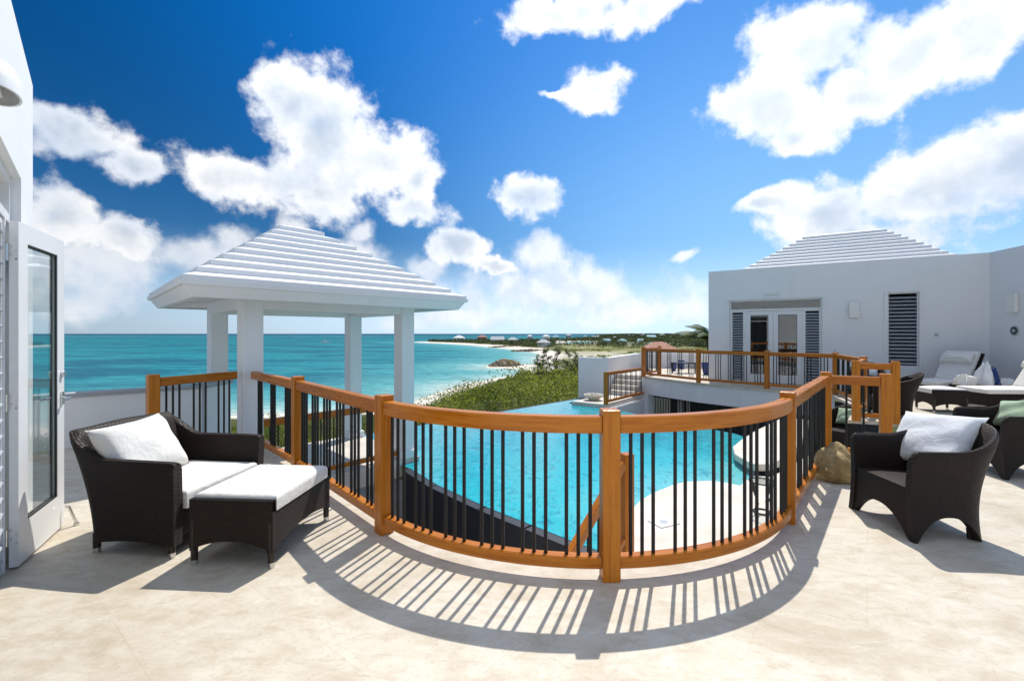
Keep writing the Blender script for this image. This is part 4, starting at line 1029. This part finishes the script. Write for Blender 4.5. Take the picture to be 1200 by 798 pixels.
    MB().tube([(.15*math.cos(a),.15*math.sin(a),.40) for a in [2*math.pi*k/24 for k in range(25)]], .010, 6).build('ring', 'iron', s, smooth=40)
    MB().tube([(.10*math.cos(a),.10*math.sin(a),.012) for a in [2*math.pi*k/24 for k in range(25)]], .010, 6).build('base_ring', 'iron', s, smooth=40)
    for k in range(4):
        a = 2*math.pi*k/4+.4; MB().tube([(.15*math.cos(a),.15*math.sin(a),.40),(.13*math.cos(a),.13*math.sin(a),.25),(.07*math.cos(a),.07*math.sin(a),.13),(.10*math.cos(a),.10*math.sin(a),.012)], .010, 6).build('leg', 'iron', s, smooth=40)
    MB().tube([(0,0,.408),(0,0,.418)], .155, 28).build('table_top', 'glass', s, smooth=40)
    s = thing('skimmer_lid', 'white square skimmer lid set in the pool deck', 'lid', (1.85,5.55,PZ), R(25))
    MB().box((0,0,.006), (.30,.24,.012)).build('cover', 'plate', s, bevel=.004); MB().tube([(0,0,.012),(0,0,.016)], .05, 18).build('knob', 'slat', s, smooth=40)
    # bowl on the pool ledge
    b = thing('bowl', 'wide pale stone bowl of pebbles on the ledge at the far end of the pool', 'bowl', (2.72,15.15,-.66))
    MB().lathe([(0,0),(.14,0),(.16,.02),(.27,.10),(.33,.19),(.31,.19),(.25,.12),(0,.09)], n=28).build('vessel', 'ceramic', b, smooth=50)
    pb = MB(); rd = random.Random(3)
    for k in range(60):
        a = rd.uniform(0,6.28); q = .27*math.sqrt(rd.random()); z = .15+.05*(1-q/.27)+rd.uniform(0,.02); rr = rd.uniform(.025,.045)
        pb.lathe([(0,-rr),(rr*.7,-rr*.7),(rr,0),(rr*.7,rr*.6),(0,rr*.8)], (q*math.cos(a),q*math.sin(a),z), 7)
    pp = pb.build('pebbles', 'pebble', b, smooth=60); pp['kind'] = 'stuff'
    # blue pots and a table on the far terrace
    pot = None
    for k, (x, y, sc, lab) in enumerate(((7.35,17.2,1.0,'tall square blue glazed planter beside the far wing corner'),(7.45,20.0,.8,'blue glazed planter against the back parapet of the far terrace'),(6.75,19.0,.75,'blue glazed planter on the far terrace behind the left end of its railing'))):
        if k == 0:
            pot = thing('planter', lab, 'planter', (x,y,0), 0, 'blue planters on the far terrace')
            MB().lathe([(0,0),(.11,0),(.17,.30),(.18,.46),(.16,.46),(.15,.40),(0,.40)], n=20).build('pot', 'bluepot', pot, smooth=50)
        else:
            o = dup(pot, (x,y,0), 0, lab); o.scale = (sc,sc,sc)
    t = thing('table', 'low dark table on the far terrace behind its railing', 'table', (6.75,17.9,0), .2)
    MB().box((0,0,.40), (.8,.5,.04)).build('table_top', 'band', t)
    for x in (-.36,.36):
        for y in (-.21,.21): MB().box((x,y,.19), (.04,.04,.38)).build('leg', 'band', t)
furniture()

# ------------------------------------------------------------------ coast
ZS = -12.0
SHORE = [(-420,30),(-200,52),(-100,66),(-60,73),(-39,77.6),(-23.8,79),(-19.3,88),(-17.1,104.7),(-11.9,126.7),(-4,139),(3.6,147),(8.1,160),(6.5,172),(-1,178),(-8.6,181),(-9.4,187),(-7,194),(2,199),(9.7,206),(15,240),(17,289),(12.2,361),(-2,405),(-13.9,435),(-39,516),(-90,620),(-156,718),(-158,732),(-90,752),(40,800),(170,1000),(330,1700),(420,2400),(900,3000),(6000,3200),(6000,-400),(-420,-400)]
LAG = [[(70,600),(106,602),(140,780),(92,775)],[(142,535),(176,535),(215,640),(166,632)],[(110,640),(150,640),(150,660),(110,660)]]
def polyd(X, Y, poly):
    P = np.array(poly, float); d = np.full(X.shape, 1e9); ins = np.zeros(X.shape, bool)
    for i in range(len(P)):
        a = P[i]; b = P[(i+1)%len(P)]; e = b-a; t = np.clip(((X-a[0])*e[0]+(Y-a[1])*e[1])/(e@e), 0, 1)
        d = np.minimum(d, np.hypot(X-a[0]-t*e[0], Y-a[1]-t*e[1]))
        c = (a[1] > Y) != (b[1] > Y)
        with np.errstate(divide='ignore', invalid='ignore'): xx = (b[0]-a[0])*(Y-a[1])/(b[1]-a[1]+1e-12)+a[0]
        ins ^= c & (X < xx)
    return np.where(ins, d, -d)
def shore_d(X, Y):
    d = polyd(X, Y, SHORE) + 1.5*np.sin(X*.11+Y*.05)*np.clip(Y/200,0,1)
    for l in LAG: d = np.minimum(d, -polyd(X, Y, l))
    return d
def npsm(t): t = np.clip(t,0,1); return t*t*(3-2*t)
def land_h(X, Y, d):
    h = np.where(d > 0, np.minimum(d*.09, 1.0), np.maximum(d*.06,-3.0))
    dist = np.hypot(X, Y-8); near = npsm((140-dist)/110)*(.10+.90*npsm((X/np.maximum(Y,1)+.25)/.17))
    h = h + np.where(d > 0, near*7.0*npsm((d-5)/45), 0) + np.where(d>0, npsm((Y-600)/900)*npsm((X-120)/300)*5*npsm(d/120), 0)
    h = h + np.where(d > 8, .35*np.sin(X*.21)*np.cos(Y*.17)*npsm((d-8)/20), 0)
    return ZS + h
def polar(u0, u1, nu, y0, y1, ny, extra=None):
    u = np.linspace(u0, u1, nu); y = np.geomspace(y0, y1, ny); U, Y = np.meshgrid(u, y); return U*Y, Y
def gridmesh(name, X, Y, Z, mat, attrs):
    ny, nu = X.shape; me = bpy.data.meshes.new(name)
    co = np.stack([X,Y,Z],-1).reshape(-1,3); me.vertices.add(len(co)); me.vertices.foreach_set('co', co.ravel())
    i = np.arange(ny-1)[:,None]*nu+np.arange(nu-1)[None]; q = np.stack([i,i+1,i+nu+1,i+nu],-1).reshape(-1,4)
    me.loops.add(q.size); me.loops.foreach_set('vertex_index', q.ravel().astype(np.int32)); me.polygons.add(len(q)); me.polygons.foreach_set('loop_start', np.arange(0,q.size,4,dtype=np.int32))
    me.update(calc_edges=True)
    for k, a in attrs.items():
        at = me.attributes.new(k,'FLOAT','POINT'); at.data.foreach_set('value', a.ravel().astype(np.float32))
    me.materials.append(M[mat]); me.polygons.foreach_set('use_smooth', [True]*len(me.polygons))
    o = bpy.data.objects.new(name, me); COL.objects.link(o); struct(o); return o
def coast():
    X, Y = polar(-1.6, 2.2, 620, 9, 3400, 300); d = shore_d(X, Y); Z = land_h(X, Y, d)
    rag = .5+.5*np.sin(X*.35+np.sin(Y*.21)*2)
    sandw = 7+3*rag+np.clip((Y-120)/60,0,1)*5+np.clip((Y-250)/150,0,1)*8
    sand = np.clip((sandw-d)/2.5,0,1); flat = npsm((Y-150)/60)*npsm((700-Y)/100)
    flatsand = npsm((Y-215)/30)*npsm((330-Y)/50)*npsm((60-(X-16))/15)*npsm((X-0)/5)*.55
    sand = np.maximum(sand, flatsand)
    Z = np.where(Y < 14, np.minimum(Z,-4.2), Z); Z = np.minimum(Z, -3.8+np.clip((Y-60)/50,0,1)*12)
    gridmesh('ground', X, Y, Z, 'ground', {'sand': sand, 'flat': flat})
    X, Y = polar(-2.2, 2.4, 420, 20, 60000, 330); d = -shore_d(X, Y)
    reef = npsm((Y-1500)/1500)
    sh = np.clip(np.where(d < 0, 0, .30*(1-np.exp(-d/58))+.36*(1-np.exp(-d/260))+.30*npsm((Y-700)/3500)),0,1)
    sh = np.where(Y > 3400, np.maximum(sh, .97+.03*npsm((Y-3400)/2000)), sh)
    gridmesh('sea', X, Y, np.full(X.shape, ZS), 'sea', {'shore': sh})
def leaves(pts, size, mat, name, parent=None, aspect=.55, up=.35, seed=0):
    """pts: (n,3), one leaf-clump quad at each"""
    rs = np.random.RandomState(seed); n = len(pts); pts = np.asarray(pts, float); size = np.asarray(size, float)*np.ones(n)
    a = rs.normal(size=(n,3)); a /= np.linalg.norm(a,axis=1)[:,None]; b = rs.normal(size=(n,3)); b -= (b*a).sum(1)[:,None]*a; b /= np.linalg.norm(b,axis=1)[:,None]
    a *= (size/2)[:,None]; b *= (size/2*aspect)[:,None]
    co = np.stack([pts-a, pts-b*.9, pts+a, pts+b],1).reshape(-1,3)
    if parent is not None: co = co - np.array(parent.location)
    me = bpy.data.meshes.new(name); me.vertices.add(4*n); me.vertices.foreach_set('co', co.ravel())
    me.loops.add(4*n); me.loops.foreach_set('vertex_index', np.arange(4*n,dtype=np.int32)); me.polygons.add(n); me.polygons.foreach_set('loop_start', np.arange(0,4*n,4,dtype=np.int32)); me.update(calc_edges=True)
    me.materials.append(M[mat]); o = bpy.data.objects.new(name, me); COL.objects.link(o)
    if parent is not None: o.parent = parent
    return o
def vegetation():
    rs = np.random.RandomState(11); P, Sz = [], []
    n = 3600; Y = rs.uniform(22,150,n); U = rs.uniform(-.62,.36,n); X = U*Y
    keep = (rs.rand(n) < Y/150*1.0) & ~((U < -.22) & (Y > 50+12*rs.rand(n))); X, Y = X[keep], Y[keep]; d = shore_d(X, Y); ok = d > 9+3*rs.rand(len(d)); X, Y, d = X[ok], Y[ok], d[ok]
    Z = np.minimum(land_h(X, Y, d), -3.8+np.clip((Y-60)/50,0,1)*12)
    for x, y, z, dd in zip(X, Y, Z, d):
        r = rs.uniform(.9,2.9)*(1 if dd > 14 else .5); hh = min(2.9, r*rs.uniform(.5,.95)*(.75+.9*max(0, math.sin(x*.33+1)*math.sin(y*.21)))); m = int(190*r)
        th = rs.uniform(0,6.28,m); q = rs.rand(m)**.45; ph = np.arccos(rs.rand(m))
        k = 1+.25*np.sin(3*th+x)+.2*rs.rand(m)
        P.append(np.stack([x+r*k*q*np.sin(ph)*np.cos(th), y+r*k*q*np.sin(ph)*np.sin(th), z+hh*(.15+q*np.cos(ph)*1.05)],1)); Sz.append(np.full(m, .10+.0018*y)*rs.uniform(.6,1.3,m))
    o = leaves(np.concatenate(P), np.concatenate(Sz), 'scrub', 'coastal_scrub', aspect=.8, seed=2); stuff(o, 'dense green and olive coastal scrub covering the dune between the pool and the beach', 'scrub')
    # casuarina trees above the scrub
    def casuarina(label, x, y, hgt, seed, wide=.34):
        d = shore_d(np.array([x]), np.array([y])); z = float(min(land_h(np.array([x]),np.array([y]),d)[0], -3.8+np.clip((y-60)/50,0,1)*12))-.2
        r = thing('pine_tree', label, 'tree', (x,y,z), 0, 'feathery trees above the scrub', world=True); rd = random.Random(seed); t = MB(); pts = []
        for s in range(rd.randint(2,4)):
            a = rd.uniform(0,6.28); top = Vector((x+math.cos(a)*hgt*wide*rd.uniform(.2,.9), y+math.sin(a)*hgt*wide*.6, z+hgt*rd.uniform(.8,1.0))); b = Vector((x,y,z))
            t.tube([b.lerp(top,k/5)+Vector((rd.uniform(-.1,.1),rd.uniform(-.1,.1),0))*(k>0) for k in range(6)], [.16*(1-.8*k/5) for k in range(6)], 6)
            for k in range(22):
                f = rd.uniform(.22,1.0); p = b.lerp(top,f); a2 = rd.uniform(0,6.28); ln = hgt*.30*(1.15-f)*rd.uniform(.5,1.2)+.3; e = p+Vector((math.cos(a2)*ln,math.sin(a2)*ln,ln*rd.uniform(.2,.8)))
                t.tube([p,e], [.035,.012], 5)
                for j in range(46):
                    g = rd.uniform(.2,1.05); c = p.lerp(e,g)+Vector((rd.gauss(0,.20),rd.gauss(0,.20),rd.gauss(.03,.17))); pts.append(tuple(c))
        t.build('trunk', 'bark', r, smooth=60); leaves(pts, [rd.uniform(.30,.66) for _ in pts], 'pine', 'crown', r, aspect=.22, seed=seed)
    casuarina('feathery dark tree above the scrub, widest and right of the beach bend', 9.7,104,9.4,1)
    casuarina('feathery tree above the scrub just left of the white parapet', 14.2,108,8.4,2)
    casuarina('thin leaning tree at the left of the clump above the scrub', 6.6,110,6.6,3)
    casuarina('bushy low tree above the scrub nearest the water line', 2.6,100,3.6,4,.5)
    casuarina('small tree at the right of the clump, against the sand flats', 18.4,118,6.0,6)
    # palm beside the far wing
    x, y, zb = 12.3, 28.5, -5.0; r = thing('palm_tree', 'green palm with drooping fronds showing past the left corner of the far wing', 'palm', (x,y,zb), world=True)
    t = MB(); t.tube([(x+.3*math.sin(k*.4),y,zb+(6.2)*k/8) for k in range(9)], [.20-.008*k for k in range(9)], 10); t.build('trunk', 'bark', r, smooth=50)
    top = Vector((x+.3*math.sin(3.2),y,zb+6.2)); rd = random.Random(8)
    for k in range(15):
        a = k*2.4+rd.uniform(-.2,.2); el = R(rd.uniform(22,82)); ln = rd.uniform(2.0,2.6); m = MB(); rib = []
        for j in range(13):
            f = j/12; h_ = Vector((math.cos(a),math.sin(a),0)); rib.append(top + h_*(ln*f*math.cos(el*(1-.4*f))) + Vector((0,0,ln*f*math.sin(el)-1.0*f*f*ln*.55)))
        m.tube(rib, [.03*(1-.8*j/12) for j in range(13)], 5)
        for j in range(1,48):
            f = j/48; i = min(11,int(f*12)); p = rib[i].lerp(rib[i+1], f*12-i); tg = (rib[i+1]-rib[i]).normalized(); sd = tg.cross(Vector((0,0,1))).normalized()
            for s in (-1,1):
                w_ = .62*math.sin(math.pi*min(1,f*.85+.12)); tip = p + sd*s*w_*.8 + tg*w_*.55 + Vector((0,0,-.32*w_)); wd = tg*.032
                m.face([p-wd,p+wd,tip])
        m.build('frond', 'palm', r, fix=False)
    # rubble island on the sandbar and three rocky groynes
    def rubble(label, cx, cy, rx, ry, hgt, n, seed, group='rock heaps in the bay'):
        rd = random.Random(seed); m = MB(); d0 = ZS+.2
        for k in range(n):
            a = rd.uniform(0,6.28); q = math.sqrt(rd.random()); s = rd.uniform(.5,1.15)*min(1.3,rx/6+.3); z = d0+hgt*(1-q*q)*rd.uniform(.5,1)
            c = Vector((cx+rx*q*math.cos(a), cy+ry*q*math.sin(a), z)); m.box(c, (s*rd.uniform(.7,1.5),s,s*.8), rd.uniform(0,3), rd.uniform(-.5,.5), rd.uniform(-.5,.5))
        m.prism([(cx+rx*.9*math.cos(t*.5236),cy+ry*.9*math.sin(t*.5236)) for t in range(12)], ZS-.5, ZS+.45*hgt)
        tag(m.build('rock_heap', 'rubble'), label, 'rocks', group)
    rubble('brown heap of boulders at the end of the sandbar in the bay', -2.6,186,6.2,3.4,2.5,420,1)
    rubble('long dark rocky groyne off the far beach, nearest the point', -2,440,20,4,1.6,200,2)
    rubble('rocky groyne off the far beach, second from the point', 14,345,15,2.6,1.2,160,3)
    # far tree cover
    rs = np.random.RandomState(4); P, Sz = [], []
    n = 27000; Y = np.exp(rs.uniform(np.log(400),np.log(2600),n)); U = rs.uniform(-.24,.48,n); X = U*Y; d = shore_d(X,Y)
    ok = (d > np.where(Y>500,14,22)) & ~((Y<420)&(X<130)) & ~((Y<640)&(U>.09)&(U<.40)&(rs.rand(n)<.80)) & ~((Y<800)&(U>.09)&(U<.19)&(rs.rand(n)<.6)); X, Y, d = X[ok], Y[ok], d[ok]; Z = land_h(X,Y,d)
    dens = .5+.5*np.sin(X*.021+1)*np.sin(Y*.012)
    for x, y, z, q in zip(X,Y,Z,dens):
        if rs.rand() > .68+.32*q: continue
        r = rs.uniform(2.2,5.0); hh = rs.uniform(2.5,6.5)*(.7+.35*(x>60)+.3*(y>900)); m = 22
        th = rs.uniform(0,6.28,m); f = rs.rand(m)
        P.append(np.stack([x+r*np.sqrt(1-f*.7)*np.cos(th)*rs.rand(m)**.5, y+r*np.sin(th)*.8, z+hh*(.1+.9*f)],1)); Sz.append(np.full(m, 1.0+.0010*y)*rs.uniform(.6,1.3,m))
    o = leaves(np.concatenate(P), np.concatenate(Sz), 'tree', 'far_woodland', seed=5); stuff(o, 'dark green trees covering the low land beyond the bay', 'trees')
    # low bushes on the sand flats
    P, Sz = [], []; n = 700; Y = rs.uniform(170,420,n); U = rs.uniform(.06,.5,n); X = U*Y; d = shore_d(X,Y); ok = d > 25; X,Y,d = X[ok],Y[ok],d[ok]; Z = land_h(X,Y,d)
    for x, y, z in zip(X,Y,Z):
        if math.sin(x*.06+2)*math.sin(y*.05) < .05: continue
        m = 16; r = rs.uniform(1,2.6); th = rs.uniform(0,6.28,m); f = rs.rand(m); P.append(np.stack([x+r*np.cos(th)*f**.5,y+r*np.sin(th)*f**.5,z+rs.uniform(.5,1.6)*rs.rand(m)],1)); Sz.append(np.full(m,1.0))
    o = leaves(np.concatenate(P), np.concatenate(Sz), 'scrub', 'flat_scrub', seed=6); stuff(o, 'low patchy bushes on the sand flats behind the bay', 'bushes')
    # houses beyond the bay
    def house(label, px, py, wpx, hpx, dist, wall, roof, hip=True, rz=0):
        X_, Y_ = (px-600)/F*dist, dist; zb = H-(py-HOR)/F*dist; w = wpx/F*dist; h = hpx/F*dist; dp = w*.7
        g = float(land_h(np.array([X_]),np.array([Y_]),shore_d(np.array([X_]),np.array([Y_])))[0])
        r = thing('house', label, 'house', (X_,Y_,g), rz, 'houses beyond the bay')
        b0 = min(0, zb-g); 
        hw = max(h, zb-g+h)
        MB().box((0,0,hw/2), (w,dp,hw)).build('wall', wall, r)
        m = MB(); o = w*.06; e = [(-w/2-o,-dp/2-o,hw),(w/2+o,-dp/2-o,hw),(w/2+o,dp/2+o,hw),(-w/2-o,dp/2+o,hw)]; k = w*.15 if hip else w*.5; a, b = (-k,0,hw+dp*.36),(k,0,hw+dp*.36)
        m.face([e[0],e[1],b,a]); m.face([e[2],e[3],a,b]); m.face([e[1],e[2],b]); m.face([e[3],e[0],a]); m.face(e[::-1]); m.build('roof', roof, r)
        wn = MB(); nw = max(2,int(w/4))
        for i in range(nw): wn.box((-w/2+w*(i+.5)/nw,-dp/2-.02,hw-h*.45), (w/nw*.4,.08,h*.4))
        wn.build('windows', 'winddark', r)
        return r
    house('white house with a white hip roof at the left end of the far point', 538,399.2,12,3.2,680,'housewhite','housewhite')
    house('reddish house with a dark red roof among the trees on the far point', 565,398.6,11,3.4,690,'housepink','roofred')
    house('long grey-roofed house facing the beach on the far point', 583,400.6,15,2.6,610,'housewhite','roofgrey',False)
    house('low cream house right of the long grey roof on the far point', 601,400.6,12,2.4,600,'housecream','roofgrey')
    house('white house with a steep roof above the trees behind the far point', 621,397.5,6,3.5,760,'housewhite','housewhite')
    house('grey-roofed beach house behind the second groyne', 637,404,15,2.6,430,'housewhite','roofgrey')
    rd = random.Random(12)
    names = ['white','cream','pale']; spots = [(640,394.5,6),(664,394,5),(689,395,5),(701,396,8),(716,395.5,6),(727,396.5,5),(738,396,6),(752,395.5,5),(764,396.5,7),(776,395,6),(789,396,5),(800,397,6),(713,400,9),(733,400.5,7),(655,397,5),(748,399.5,5)]
    for k, (px, py, w) in enumerate(spots):
        px += rd.uniform(-4,4); py += rd.uniform(-1.6,1.4)*(py<399); w *= rd.uniform(.7,1.6); py += 1.2
        near = py > 399; c = ('housewhite','housecream','housewhite')[k%3]; rf = ('housewhite','roofgrey','roofblue')[(k*7)%3] if not near else 'roofblue'
        house(f'far {"white" if c=="housewhite" else "cream"} house with a {dict(housewhite="white",roofgrey="grey",roofblue="blue")[rf]} roof, ' + ['leftmost on the far shore','behind the long lagoon','right of the lagoon','on the rise right of the lagoon','beside the marina trees','left of the white cluster','in the white cluster','right of the white cluster','broad, above the marina','above the terracotta roof','just right of the terracotta roof','nearest the palm','at the near marina edge','at the near marina edge, right one','behind the lagoon point','between the marina and the terrace railing'][k], px, py, w, rd.uniform(1.6,3.6), rd.uniform(850,1300) if not near else 560, c, rf, rd.random() < .5, rd.uniform(-.5,.5))
    house('house with a pink terracotta hip roof just beyond the far terrace', 772,411.5,34,2.5,60,'housewhite','terra')
    # boats
    def boat(label, px, py, ln):
        dist = F*(H-ZS)/(py-HOR); x = (px-600)/F*dist; r = thing('boat', label, 'boat', (x,dist,ZS), R(20)); h = MB()
        h.prism([(-ln/2,-ln*.13),(ln*.2,-ln*.15),(ln/2,0),(ln*.2,ln*.15),(-ln/2,ln*.13)], -.3, ln*.12); h.build('hull', 'housewhite', r); MB().box((-ln*.05,0,ln*.2), (ln*.35,ln*.2,ln*.16)).build('cabin', 'housewhite', r)
        MB().tube([(0,0,ln*.25),(0,0,ln*.6)], .05, 5).build('mast', 'slat', r)
    boat('small white motorboat out on the turquoise sea between the pavilion columns', 381,401.6,13)
coast(); vegetation()
